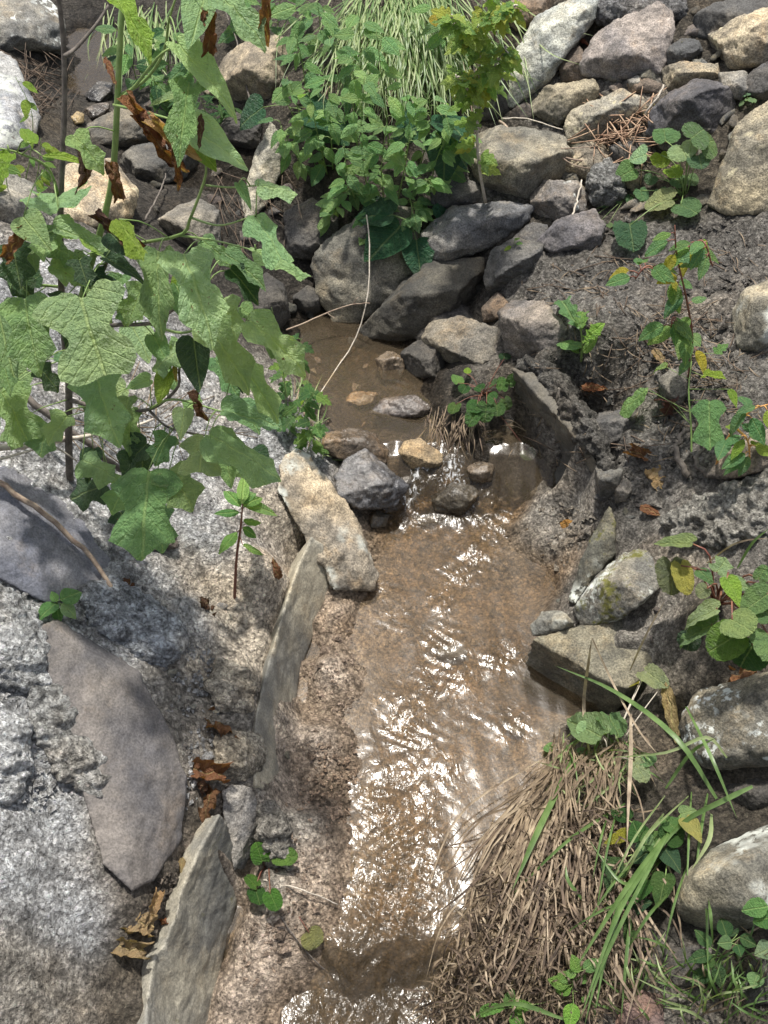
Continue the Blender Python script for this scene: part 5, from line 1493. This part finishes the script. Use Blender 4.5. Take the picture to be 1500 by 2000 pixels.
# weeds along the stream edge of the sloping bank
stem_plant('weed', 'straggly small-leaved weeds along the edge of the tan slab by the pool', 'plant',
           [[(560, 800), (555, 740, -.04), (545, 660, -.06), (530, 600, -.08)], [(575, 830), (590, 780, -.05), (600, 740, -.06)], [(560, 850), (580, 810, -.04), (620, 760, -.06)], [(545, 760), (570, 700, -.06), (590, 660, -.08)], [(600, 880), (610, 850, -.03), (616, 820, -.04)]],
           'lobed', (20, 40), 11, [(.13, .26, .1), (.2, .33, .09), (.09, .2, .07)], 14, None, None, .0015, .1)
stem_plant('weed', 'tuft of tiny leaves beside the long tan boulder twig', 'plant', [[(1000, 520), (1003, 490, -.02), (1005, 468, -.03)]], 'ovate', (12, 20), 7, [YG, (.15, .27, .08)], 15, None, None, .001, .3)
# ------------------------------------------------------------------ rubble wedged between the boulders
r = random.Random(77)
PROTO = []
for i in range(7):
    pts = [np.array([r.gauss(0, 1), r.gauss(0, 1), r.gauss(0, 1)]) for _ in range(11)]
    pts = [tuple(p / np.linalg.norm(p) * np.array([1, .75, .55]) * r.uniform(.8, 1.05)) for p in pts]
    me = remesh_body([tuple(np.array(p) * .5) for p in pts], .055)
    work_stone(me, 1.0, 1, 1.0, 200 + i)
    me.name = 'rubble_stone'
    PROTO.append(me)
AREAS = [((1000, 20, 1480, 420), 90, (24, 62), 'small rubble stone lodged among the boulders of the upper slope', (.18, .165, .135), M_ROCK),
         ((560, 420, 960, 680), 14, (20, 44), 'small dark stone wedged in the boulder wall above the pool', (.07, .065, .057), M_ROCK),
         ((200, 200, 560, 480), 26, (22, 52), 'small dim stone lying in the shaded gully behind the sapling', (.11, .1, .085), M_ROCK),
         ((1150, 780, 1350, 1010), 16, (16, 36), 'small dark stone stuck in the crumbly mortar of the wall bank', (.12, .115, .10), M_ROCK),
         ((600, 690, 830, 850), 9, (14, 34), 'small wet stone on the floor of the pool', (.16, .12, .08), M_WET),
         ((1080, 1140, 1320, 1260), 8, (14, 30), 'small stone beside the mossy stone at the water edge', (.16, .15, .125), M_ROCK),
         ((1180, 1820, 1490, 1990), 12, (16, 40), 'small dark stone in the lower corner under the weeds', (.09, .08, .07), M_ROCK),
         ((300, 1180, 560, 1540), 14, (14, 34), 'small chip of stone bedded in the beige mortar', (.3, .28, .235), M_ROCK)]
USED = set()


def neighbour_label(px, py, base):
    """says which stone it lies by; None when nothing singles it out"""
    near_ = sorted(REFS, key=lambda q: max(0, abs(q[0] - px) - q[2] / 2) + max(0, abs(q[1] - py) - q[3] / 2))
    for q in near_[:5]:
        if len(q[4].split()) > 10:
            continue
        dx, dy = (px - q[0]) / q[2], (py - q[1]) / q[3]
        d = ('just below', 'just above')[dy < 0] if abs(dy) > abs(dx) else ('right of', 'left of')[dx < 0]
        l = base + ' ' + d + ' the ' + q[4]
        if l not in USED and len(l.split()) <= 16:
            USED.add(l)
            return l
    return None


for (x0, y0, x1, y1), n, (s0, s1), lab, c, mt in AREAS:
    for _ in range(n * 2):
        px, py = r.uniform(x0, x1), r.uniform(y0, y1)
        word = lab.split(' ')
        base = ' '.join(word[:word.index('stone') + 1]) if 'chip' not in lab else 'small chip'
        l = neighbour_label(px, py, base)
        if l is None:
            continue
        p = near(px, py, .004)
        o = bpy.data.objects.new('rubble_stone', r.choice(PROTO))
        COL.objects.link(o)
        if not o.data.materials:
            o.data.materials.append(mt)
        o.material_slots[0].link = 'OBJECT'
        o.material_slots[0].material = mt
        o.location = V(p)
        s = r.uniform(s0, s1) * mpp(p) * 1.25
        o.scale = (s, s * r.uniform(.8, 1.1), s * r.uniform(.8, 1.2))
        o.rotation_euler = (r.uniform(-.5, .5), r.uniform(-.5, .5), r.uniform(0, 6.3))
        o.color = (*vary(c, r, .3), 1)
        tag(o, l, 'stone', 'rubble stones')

# ------------------------------------------------------------------ crumbs of mortar and grit
def crumbs(name, label, n, area, size, cols, seed, lo=None):
    r = np.random.RandomState(seed)
    ico = np.array([(1, 0, 0), (-1, 0, 0), (0, 1, 0), (0, -1, 0), (0, 0, 1), (0, 0, -1)], float)
    tri = np.array([(0, 2, 4), (2, 1, 4), (1, 3, 4), (3, 0, 4), (2, 0, 5), (1, 2, 5), (3, 1, 5), (0, 3, 5)])
    vs, fs = [], []
    k = 0
    poly = area
    xs = [a for a, _ in poly]
    ys = [b for _, b in poly]
    tries = 0
    while k < n and tries < n * 4:
        tries += 1
        px, py = r.uniform(min(xs), max(xs)), r.uniform(min(ys), max(ys))
        ins = False
        for i in range(len(poly)):
            (xa, ya), (xb, yb) = poly[i], poly[i - 1]
            if (ya > py) != (yb > py) and px < (xb - xa) * (py - ya) / (yb - ya) + xa:
                ins = not ins
        if not ins:
            continue
        p = ground(px, py)
        s = size * math.exp(r.normal() * .45)
        a = r.uniform(0, 6.28)
        q = ico * s * (1 + .5 * r.uniform(-1, 1, (6, 1))) * np.array([1, .85, .7])
        q = np.c_[q[:, 0] * math.cos(a) - q[:, 1] * math.sin(a), q[:, 0] * math.sin(a) + q[:, 1] * math.cos(a), q[:, 2]]
        vs.append(q + p + np.array([0, 0, s * .25]))
        fs.append(tri + 6 * k)
        k += 1
    o = mesh_obj(name, np.concatenate(vs), np.concatenate(fs).tolist(), M_MORT, smooth=False)
    o.color = (*cols, 1)
    return tag(o, label, None, None, 'stuff')


crumbs('gravel', 'dark crumbs of mortar over the right-hand bank', 2600, [(1000, 480), (1250, 420), (1500, 430), (1500, 900), (1250, 1000), (1180, 900), (1080, 740)], .0062, (.15, .14, .125), 1)
crumbs('gravel', 'grey crumbs of mortar over the sloping bank', 2200, [(0, 1150), (250, 1120), (420, 1250), (440, 1500), (300, 1650), (0, 1560)], .0046, (.36, .36, .355), 2)
crumbs('gravel', 'pinkish grit along the sandy apron', 1500, [(600, 1250), (715, 1200), (715, 1600), (690, 1780), (560, 1900), (470, 1950), (480, 1800), (580, 1500)], .0036, (.33, .255, .195), 3)
crumbs('gravel', 'dark grit by the mossy stone and the wall foot', 700, [(1040, 960), (1170, 1010), (1110, 1120), (1280, 1180), (1300, 1260), (1150, 1240), (1110, 1180)], .0046, (.2, .18, .15), 4)
crumbs('gravel', 'brown pebbles and grit on the bed of the stream', 1100, [(735, 1040), (1030, 1020), (1090, 1140), (1020, 1300), (1030, 1450), (930, 1580), (850, 1800), (720, 1800), (720, 1250)], .0052, (.2, .145, .09), 6)
crumbs('gravel', 'crumbs in the soil pocket behind the kerb blade', 350, [(330, 1700), (420, 1600), (350, 1760), (300, 1850), (240, 1880), (260, 1780)], .004, (.12, .1, .08), 5)


# ------------------------------------------------------------------ grasses
def tuft(name, label, cat, base, blades, mats, seed, big=None, stuff='blades', group=None):
    """blades: list of (root px, tip px, lift at root, at middle, at tip, width, material index)"""
    g = ground(*base)
    t = thing(name, label, cat, g, group)
    ms = [MB() for _ in mats]
    for (bx, by, tx, ty, l0, l1, l2, w, mi) in blades:
        a, c = near(bx, by, l0), near(tx, ty, l2)
        bow = r.uniform(-.16, .16)
        mid = near((bx + tx) / 2 + (ty - by) * bow, (by + ty) / 2 - (tx - bx) * bow, l1)
        ms[mi].blade(curve([a, mid, c], 7), w)
    for k, m in enumerate(ms):
        if m.v:
            tag(m.build(stuff, mats[k], t), None, None, None, 'stuff')
    return t


r = random.Random(5)
bl = []
for i in range(620):                                              # grass hanging between the jewelweeds
    bx = r.gauss(790, 66)
    by = r.uniform(-40, 90)
    fall = r.uniform(70, 210)
    dx = r.gauss(0, 40) + (bx - 780) * .55
    bl.append((bx, by, bx + dx, by + fall, 0, r.uniform(.10, .2), r.uniform(.03, .14), r.uniform(.0026, .0052), 0 if r.random() < .45 else 1))
for i in range(60):
    bx = r.gauss(790, 80)
    by = r.uniform(20, 160)
    bl.append((bx, by, bx + r.gauss(0, 50), by + r.uniform(60, 170), 0, r.uniform(.08, .16), r.uniform(.0, .08), .003, 2))
tuft('grass_clump', 'big tuft of drooping pale grass at the top among the jewelweed', 'grass', (790, 120), bl, [M_GRASS, M_GRASSP, M_STRAW], 1)
bl = []
for i in range(90):
    bx, by = r.gauss(285, 40), r.uniform(0, 60)
    bl.append((bx, by, bx + r.gauss(0, 22), by + r.uniform(60, 130), 0, r.uniform(.05, .1), .02, .005, r.choice((0, 1))))
tuft('grass_clump', 'grass trailing towards the upper water beside the sapling top', 'grass', (285, 80), bl, [M_GRASS, M_GRASSP], 2)

# the mat of dead grass sliding down to the water
bl = []
for i in range(230):
    q = r.random()
    bx = 1075 + (q - .3) * 230 + r.gauss(0, 22)
    by = 1545 + abs(q - .35) * 130 + r.uniform(-20, 260)
    L = r.uniform(90, 330)
    ang = math.radians(116 - 46 * (q - .1) + r.gauss(0, 15))
    tx, ty = bx + math.cos(ang) * L, min(by + math.sin(ang) * L, 1990)
    lf = r.uniform(.035, .085)
    bl.append((bx, by, tx, ty, lf * .7, lf * 1.2, lf * r.uniform(.1, .6), r.uniform(.0022, .0058), r.choice((0, 0, 1, 1, 2))))
for i in range(1900):                                             # broken curly bits on the mat
    while True:
        px, py = r.uniform(820, 1230), r.uniform(1560, 1990)
        if px > 1045 - (py - 1500) * .50 and px < 1235 - max(0, py - 1800) * .3:
            break
    a = math.radians(r.gauss(80, 60))
    L = r.uniform(22, 74)
    lf = r.uniform(.02, .085)
    k = r.uniform(-.35, .35)
    bl.append((px, py, px + math.cos(a) * L, py + math.sin(a) * L, lf * r.uniform(.5, 1), lf * 1.3, lf * r.uniform(.3, 1), r.uniform(.0018, .0046), r.choice((0, 0, 1, 1, 2))))
for i in range(40):                                               # strands sweeping down the water side
    q = r.random()
    bx, by = 1090 + r.gauss(0, 20), 1480 + r.uniform(0, 60)
    bl.append((bx, by, 840 + q * 200 + r.gauss(0, 15), 1880 - q * 60 + r.uniform(-120, 60), .06, .09, .02, r.uniform(.003, .006), r.choice((0, 2))))
for i in range(110):                                              # straggling upper strands
    bx, by = r.uniform(1080, 1230), r.uniform(1440, 1500)
    bl.append((bx, by, bx + r.gauss(-40, 60), by + r.uniform(50, 190), .06, r.uniform(.08, .13), .03, r.uniform(.0025, .0045), 0))
tuft('dead_grass', 'thick mat of dead brown grass sliding down to the water', 'dead grass', (1060, 1700), bl, [M_STRAW, M_STRAWD, M_STRAWP], 3, stuff='straw')

# green blades: each long blade a part
t = thing('sedge', 'long green and straw blades arching over the dead grass', 'grass', ground(1180, 1620))
G_, P_, S_ = M_GRASS, M_GRASSP, M_STRAWP
for pix, w, mt in (
        ([(1400, 1560, .1), (1320, 1440, .22), (1200, 1350, .26), (1084, 1300, .26)], .011, G_), ([(1120, 1480, .08), (1052, 1620, .12), (1000, 1740, .1)], .014, G_), ([(1470, 1536, .14), (1420, 1560, .16), (1330, 1610, .12), (1260, 1700, .1)], .011, G_),
        ([(1300, 1640, .1), (1210, 1780, .14), (1130, 2000, .12)], .009, G_), ([(1290, 1660, .1), (1200, 1800, .13), (1160, 1990, .1)], .008, G_), ([(1320, 1600, .1), (1240, 1750, .15), (1170, 1900, .12), (1140, 2010, .1)], .008, G_),
        ([(1310, 1620, .1), (1220, 1740, .13), (1100, 1930, .1)], .01, G_), ([(1390, 1590, .12), (1385, 1640, .14), (1350, 1700, .1)], .01, P_), ([(1340, 1380, .12), (1390, 1480, .2), (1440, 1600, .14)], .008, G_), ([(1420, 1480, .1), (1380, 1440, .18), (1300, 1470, .2), (1180, 1480, .18)], .007, P_),
        ([(1152, 1480, .08), (1140, 1380, .2), (1150, 1290, .28), (1156, 1246, .3)], .008, S_), ([(1156, 1246, .3), (1200, 1340, .24), (1250, 1430, .18), (1300, 1490, .1)], .005, S_), ([(1232, 1395, .24), (1232, 1480, .18), (1228, 1560, .14), (1224, 1660, .12)], .009, S_),
        ([(1230, 1310, .08), (1262, 1240, .12), (1300, 1170, .16)], .005, S_), ([(1440, 1110, .2), (1470, 1060, .24), (1505, 1030, .26)], .006, G_), ([(1380, 1100, .16), (1440, 1060, .22), (1510, 1050, .24)], .004, S_), ([(1300, 1540, .1), (1350, 1470, .16), (1400, 1440, .18)], .008, G_),
        ([(1250, 1720, .08), (1210, 1720, .12), (1150, 1640, .12)], .006, G_), ([(1140, 1760, .08), (1110, 1720, .12), (1105, 1690, .13)], .007, G_), ([(1100, 1990, .1), (1000, 1960, .1), (910, 1990, .08)], .009, G_), ([(1280, 1840, .06), (1250, 1900, .09), (1220, 2010, .06)], .005, S_)):
    m = MB()
    m.blade(curve([near(*p) for p in pix], 12), w)
    m.build('blade', mt, t)
for i in range(18):
    bx, by = r.uniform(1180, 1400), r.uniform(1540, 1760)
    a, L = math.radians(r.gauss(112, 16)), r.uniform(120, 300)
    m = MB()
    m.blade(curve([near(bx, by, .05), near(bx + math.cos(a) * L * .5, by + math.sin(a) * L * .4, r.uniform(.1, .16)), near(bx + math.cos(a) * L, min(1995, by + math.sin(a) * L), r.uniform(.04, .1))], 9), r.uniform(.004, .0075))
    m.build('blade', r.choice((G_, G_, G_, P_)), t)
bl = []
for i in range(120):
    bx, by = r.uniform(1220, 1500), r.uniform(1860, 2010)
    a = math.radians(r.uniform(200, 340))
    L = r.uniform(40, 150)
    bl.append((bx, by, bx + math.cos(a) * L, by + math.sin(a) * L * .7, 0, r.uniform(.04, .1), r.uniform(.02, .14), r.uniform(.003, .0055), r.choice((0, 0, 1, 2))))
tuft('grass_clump', 'sparse green and straw grass in the lower corner', 'grass', (1380, 1960), bl, [M_GRASS, M_GRASSP, M_STRAW], 4)
bl = []
for i in range(90):
    bx, by = r.uniform(1080, 1250), r.uniform(1420, 1520)
    bl.append((bx, by, bx + r.gauss(0, 45), by + r.uniform(-30, 120), .02, r.uniform(.05, .12), r.uniform(.01, .1), r.uniform(.003, .005), r.choice((0, 1, 2))))
tuft('grass_clump', 'short grass sprouting at the head of the dead mat', 'grass', (1160, 1470), bl, [M_GRASS, M_GRASSP, M_STRAW], 6)
bl = []
for i in range(70):
    q = r.random()
    bx, by = 565 + q * 70 + r.gauss(0, 10), 760 + q * 130 + r.gauss(0, 10)
    bl.append((bx, by, bx + r.gauss(10, 18), by + r.uniform(-70, 20), 0, r.uniform(.03, .06), r.uniform(.01, .06), .003, r.choice((0, 1, 2))))
tuft('grass_clump', 'thin grass fringe along the top edge of the sloping tan slab', 'grass', (600, 830), bl, [M_GRASS, M_GRASSP, M_STRAW], 7)
bl = []
for i in range(70):
    bx, by = r.uniform(830, 940), r.uniform(790, 850)
    bl.append((bx, by, bx + r.gauss(-8, 24), by + r.uniform(30, 90), 0, .03, .005, .003, r.choice((0, 1))))
tuft('dead_grass', 'wet dead rootlets hanging at the pool edge by the tan cascade rock', 'dead grass', (880, 830), bl, [M_STRAWD, M_STRAW], 8, stuff='straw')
bl = []
for i in range(240):
    px, py = r.uniform(1010, 1500), r.uniform(480, 900)
    a, L = r.uniform(0, 6.28), r.uniform(18, 70)
    bl.append((px, py, px + math.cos(a) * L, py + math.sin(a) * L * .6, .006, .016, .006, .0022, 0))
tuft('dead_grass', 'scattered straw bits over the dark crumbly bank', 'dead grass', (1250, 680), bl, [M_STRAW], 9, stuff='straw')

# ------------------------------------------------------------------ twigs, sticks and roots
def stick(name, label, pix, r0, r1, mat, cat='stick', forks=(), n=14):
    P = [near(*p) for p in pix]
    t = thing(name, label, cat, P[0]) if forks else None
    m = MB()
    pts = curve(P, n)
    rr = random.Random(len(label))
    m.tube([p + np.array([rr.gauss(0, 1), rr.gauss(0, 1), rr.gauss(0, 1)]) * r0 * .35 for p in pts], [r0 + (r1 - r0) * i / n for i in range(n + 1)], 6)
    if not forks:
        o = m.build(name, mat, None, list(P[0]))
        return tag(o, label, cat)
    m.build('shaft', mat, t)
    for f in forks:
        m = MB()
        m.tube(curve([near(*p) for p in f], 6), [r1 * 1.1 - r1 * .1 * i for i in range(7)], 5)
        m.build('side_twig', mat, t)
    return t


stick('stick', 'long thin grey-brown stick lying across the blue-grey slab', [(-20, 930, .05), (60, 985, .05), (150, 1060, .05), (230, 1160, .03)], .0065, .005, M_TWIG)
stick('stick', 'brown stick slanting down through the sapling leaves', [(8, 738, .1), (80, 800, .12), (160, 858, .12), (238, 916, .08)], .0085, .0065, M_BARK)
stick('dead_branch', 'bleached forked dead branch lying at the edge under the sapling', [(-20, 882, .1), (80, 866, .13), (180, 850, .16), (300, 822, .18)], .0075, .003, M_PALET, 'branch',
      [[(90, 864, .13), (120, 880, .13), (150, 900, .12)], [(-10, 900, .1), (60, 880, .12), (140, 858, .14)], [(0, 862, .11), (30, 858, .12), (52, 846, .12)]])
stick('hanging_vine', 'thin bare vine dangling in front of the great tilted boulder', [(716, 420, .12), (722, 500, .16), (716, 590, .16), (690, 670, .12), (640, 745, .06), (612, 790, .02)], .0022, .0018, M_PALET, 'vine')
stick('twig', 'thorny twig reaching over the pool', [(560, 645, .1), (620, 620, .14), (680, 596, .16), (722, 592, .17)], .0026, .0016, M_TWIG, 'twig', [[(690, 594, .16), (696, 584, .17), (700, 580, .17)], [(640, 612, .15), (648, 618, .15), (656, 622, .15)]])
stick('twig', 'crooked twig standing before the dark stone face', [(600, 490, .04), (590, 430, .07), (575, 370, .1)], .0036, .002, M_TWIG, 'twig')
stick('twig', 'straw-coloured twig lying on the lichen-spotted rounded stone', [(1112, 438, .06), (1126, 395, .08), (1136, 352, .08)], .0034, .0024, M_PALET, 'twig')
stick('twig', 'long bent twig crossing the grey-olive boulder', [(975, 235, .08), (1010, 262, .1), (1060, 285, .1), (1110, 310, .08), (1150, 315, .06)], .0042, .0024, M_TWIG, 'twig', [[(1060, 285, .1), (1100, 290, .1), (1160, 286, .08)], [(1085, 298, .09), (1120, 322, .08), (1160, 330, .06)]])
stick('twig', 'pale twig above the bent one by the tall slab', [(980, 232, .08), (1030, 232, .1), (1100, 254, .1)], .0026, .0016, M_PALET, 'twig')
stick('twig', 'pale splinter standing beside the pale tan wedge', [(1262, 220, .06), (1285, 190, .08), (1296, 166, .08)], .004, .003, M_PALET, 'twig')
stick('twig', 'bare brown twig in the shaded gully', [(285, 430, .06), (310, 380, .1), (325, 340, .12)], .0036, .0022, M_BARK, 'twig')
stick('twig', 'thin dry twig in front of the brown boulder', [(492, 210, .08), (475, 140, .1), (462, 80, .1), (440, 20, .12)], .0036, .002, M_BARK, 'twig')
stick('twig', 'stray dark twig at the water edge below the violet plant', [(548, 1790, .01), (590, 1850, .012), (640, 1900, .015)], .0018, .0012, M_BARK, 'twig')
stick('twig', 'straw lying across the sandy apron beside the violet plant', [(515, 1718, .02), (590, 1738, .02), (660, 1766, .015)], .0018, .0012, M_PALET, 'twig')
stick('root', 'twisted brown root at the foot of the lobed seedling', [(1345, 930, .02), (1322, 890, .05), (1330, 850, .05), (1360, 830, .03)], .008, .005, M_BARK, 'root')
stick('root', 'black rotten root beside the orange stem', [(1385, 930, .02), (1360, 905, .04), (1370, 870, .04)], .008, .004, M_BARK, 'root')


def twig_heap(name, label, area, n, L, seed, mat, lift=.05, w=.0016, ang=None):
    r = random.Random(seed)
    x0, y0, x1, y1 = area
    g = ground((x0 + x1) / 2, (y0 + y1) / 2)
    t = thing(name, label, 'twigs', g)
    m = MB()
    for _ in range(n):
        px, py = r.uniform(x0, x1), r.uniform(y0, y1)
        a = r.uniform(0, 6.28) if ang is None else math.radians(r.gauss(*ang))
        l = r.uniform(*L)
        q = r.uniform(.2, 1) * lift
        m.tube(curve([near(px, py, q), near(px + math.cos(a) * l * .5, py + math.sin(a) * l * .4, q * 1.3 + .01), near(px + math.cos(a) * l, py + math.sin(a) * l * .7, q * .6)], 5), [w * r.uniform(.7, 1.3)] * 6, 4)
    tag(m.build('twigs', mat, t), None, None, None, 'stuff')
    return t


twig_heap('twig_heap', 'heap of dry reddish twigs and stalks caught between the stones of the slope', (1160, 215, 1270, 300), 90, (40, 110), 3, plain_material('reddish_straw', (.2, .11, .07), (.42, .3, .2), 40), .06, .0018)
twig_heap('twig_heap', 'dead feathery twigs at the upper water edge', (30, 120, 130, 225), 110, (30, 80), 4, M_STRAWD, .08, .0014, (200, 50))
twig_heap('twig_heap', 'tangle of fine dead stems under the sapling', (120, 780, 420, 860), 40, (50, 130), 5, M_STRAW, .06, .0014, (10, 40))
twig_heap('twig_heap', 'dry rootlets hanging down the shaded gully', (420, 330, 560, 480), 40, (40, 100), 6, M_STRAWD, .05, .0014, (80, 25))
twig_heap('twig_heap', 'fine dark rootlets strewn over the crumbly bank', (1080, 480, 1450, 900), 110, (25, 90), 9, M_STRAWD, .02, .0015)
twig_heap('twig_heap', 'pale fine straw by the rounded edge boulder', (1240, 600, 1420, 760), 50, (25, 80), 7, M_STRAW, .025, .0011)

# ------------------------------------------------------------------ fallen dead leaves
r = random.Random(8)
for (px, py, L, ang, c, q, lab) in (
        (455, 1412, 92, 10, BR, 1, 'curled brown leaf cupped on the mortar of the sloping bank'), (402, 1505, 64, 200, BR, 0, 'brown leaf at the top of the litter behind the kerb blade'), (400, 1572, 76, 120, BR, 3, 'crumpled brown leaf against the head of the kerb blade'),
        (418, 1186, 60, 30, (.13, .06, .03), 3, 'dark rolled leaf below the red-stemmed seedling'), (538, 1116, 44, 250, BR, 2, 'small brown leaf near the flat-faced kerb'), (262, 1142, 44, 20, (.15, .06, .035), 3, 'dark red-brown leaf beside the blue-grey slab'),
        (305, 1762, 46, 100, TANL, 0, 'tan leaf standing in the soil pocket behind the kerb blade'), (278, 1802, 50, 200, TANL, 1, 'pale tan crumpled leaf in the soil pocket'), (322, 1812, 44, 80, BR, 3, 'brown leaf leaning on the kerb blade'),
        (252, 1852, 52, 190, TANL, 0, 'lowest tan leaf of the litter behind the kerb blade'), (355, 1686, 30, 100, TANL, 2, 'small pinkish leaf above the soil pocket'), (1156, 752, 42, 350, BR, 2, 'brown leaf on the dark bank below the sow thistle'),
        (1286, 932, 50, 60, TANL, 1, 'crumpled tan leaf above the pale mortar crust'), (1252, 886, 36, 10, BR, 0, 'small orange-brown leaf on the wall bank'), (1266, 992, 32, 20, BR, 2, 'little brown leaf beside the pale mortar crust'),
        (1105, 1022, 20, 0, (.45, .22, .05), 2, 'tiny orange leaf stuck at the foot of the wall'), (1084, 1786, 56, 300, (.42, .24, .18), 2, 'pinkish-brown leaf resting on the dead grass'), (1430, 1312, 90, 185, (.3, .16, .09), 3, 'rolled brown leaf lying above the lichen-spotted rock'),
        (400, 1545, 50, 70, (.16, .09, .05), 3, 'dark leaf wedged in the litter behind the kerb blade'), (1140, 75, 30, 0, (.2, .05, .03), 2, 'red-brown leaf between tall slab and violet boulder'), (1290, 690, 34, 40, TANL, 2, 'tan leaf bit among the straw on the bank'),
        (1225, 1720, 40, 80, BR, 0, 'brown leaf among the serrated leaves'), (215, 800, 34, 30, (.35, .13, .06), 2, 'orange-brown leaf caught under the sapling'), (1350, 106, 50, 80, (.36, .34, .3), 1, 'bleached curled leaf on the flat tan stone'),
        (1275, 224, 44, 60, (.42, .38, .33), 1, 'bleached dead leaf beside the twig heap')):
    a = math.radians(ang)
    b = near(px - math.cos(a) * L / 2, py - math.sin(a) * L / 2 * .8, .022)
    e = near(px + math.cos(a) * L / 2, py + math.sin(a) * L / 2 * .8, .03)
    o = put_leaf('dead_leaf', LEAVES['dead'][q], b, e, face_hint(b, r, 1, .3, .5), vary(c, r), None, 1.0)
    tag(o, lab, 'leaf')
o = put_leaf('fallen_leaf', LEAVES['ovate'][0], at_y(846, 28, ground(790, 120)[1] - .2), at_y(852, 52, ground(790, 120)[1] - .22), (0, -.7, .7), (.5, .4, .06), None, 1.8)
tag(o, 'single yellow leaf caught in the drooping grass', 'leaf')
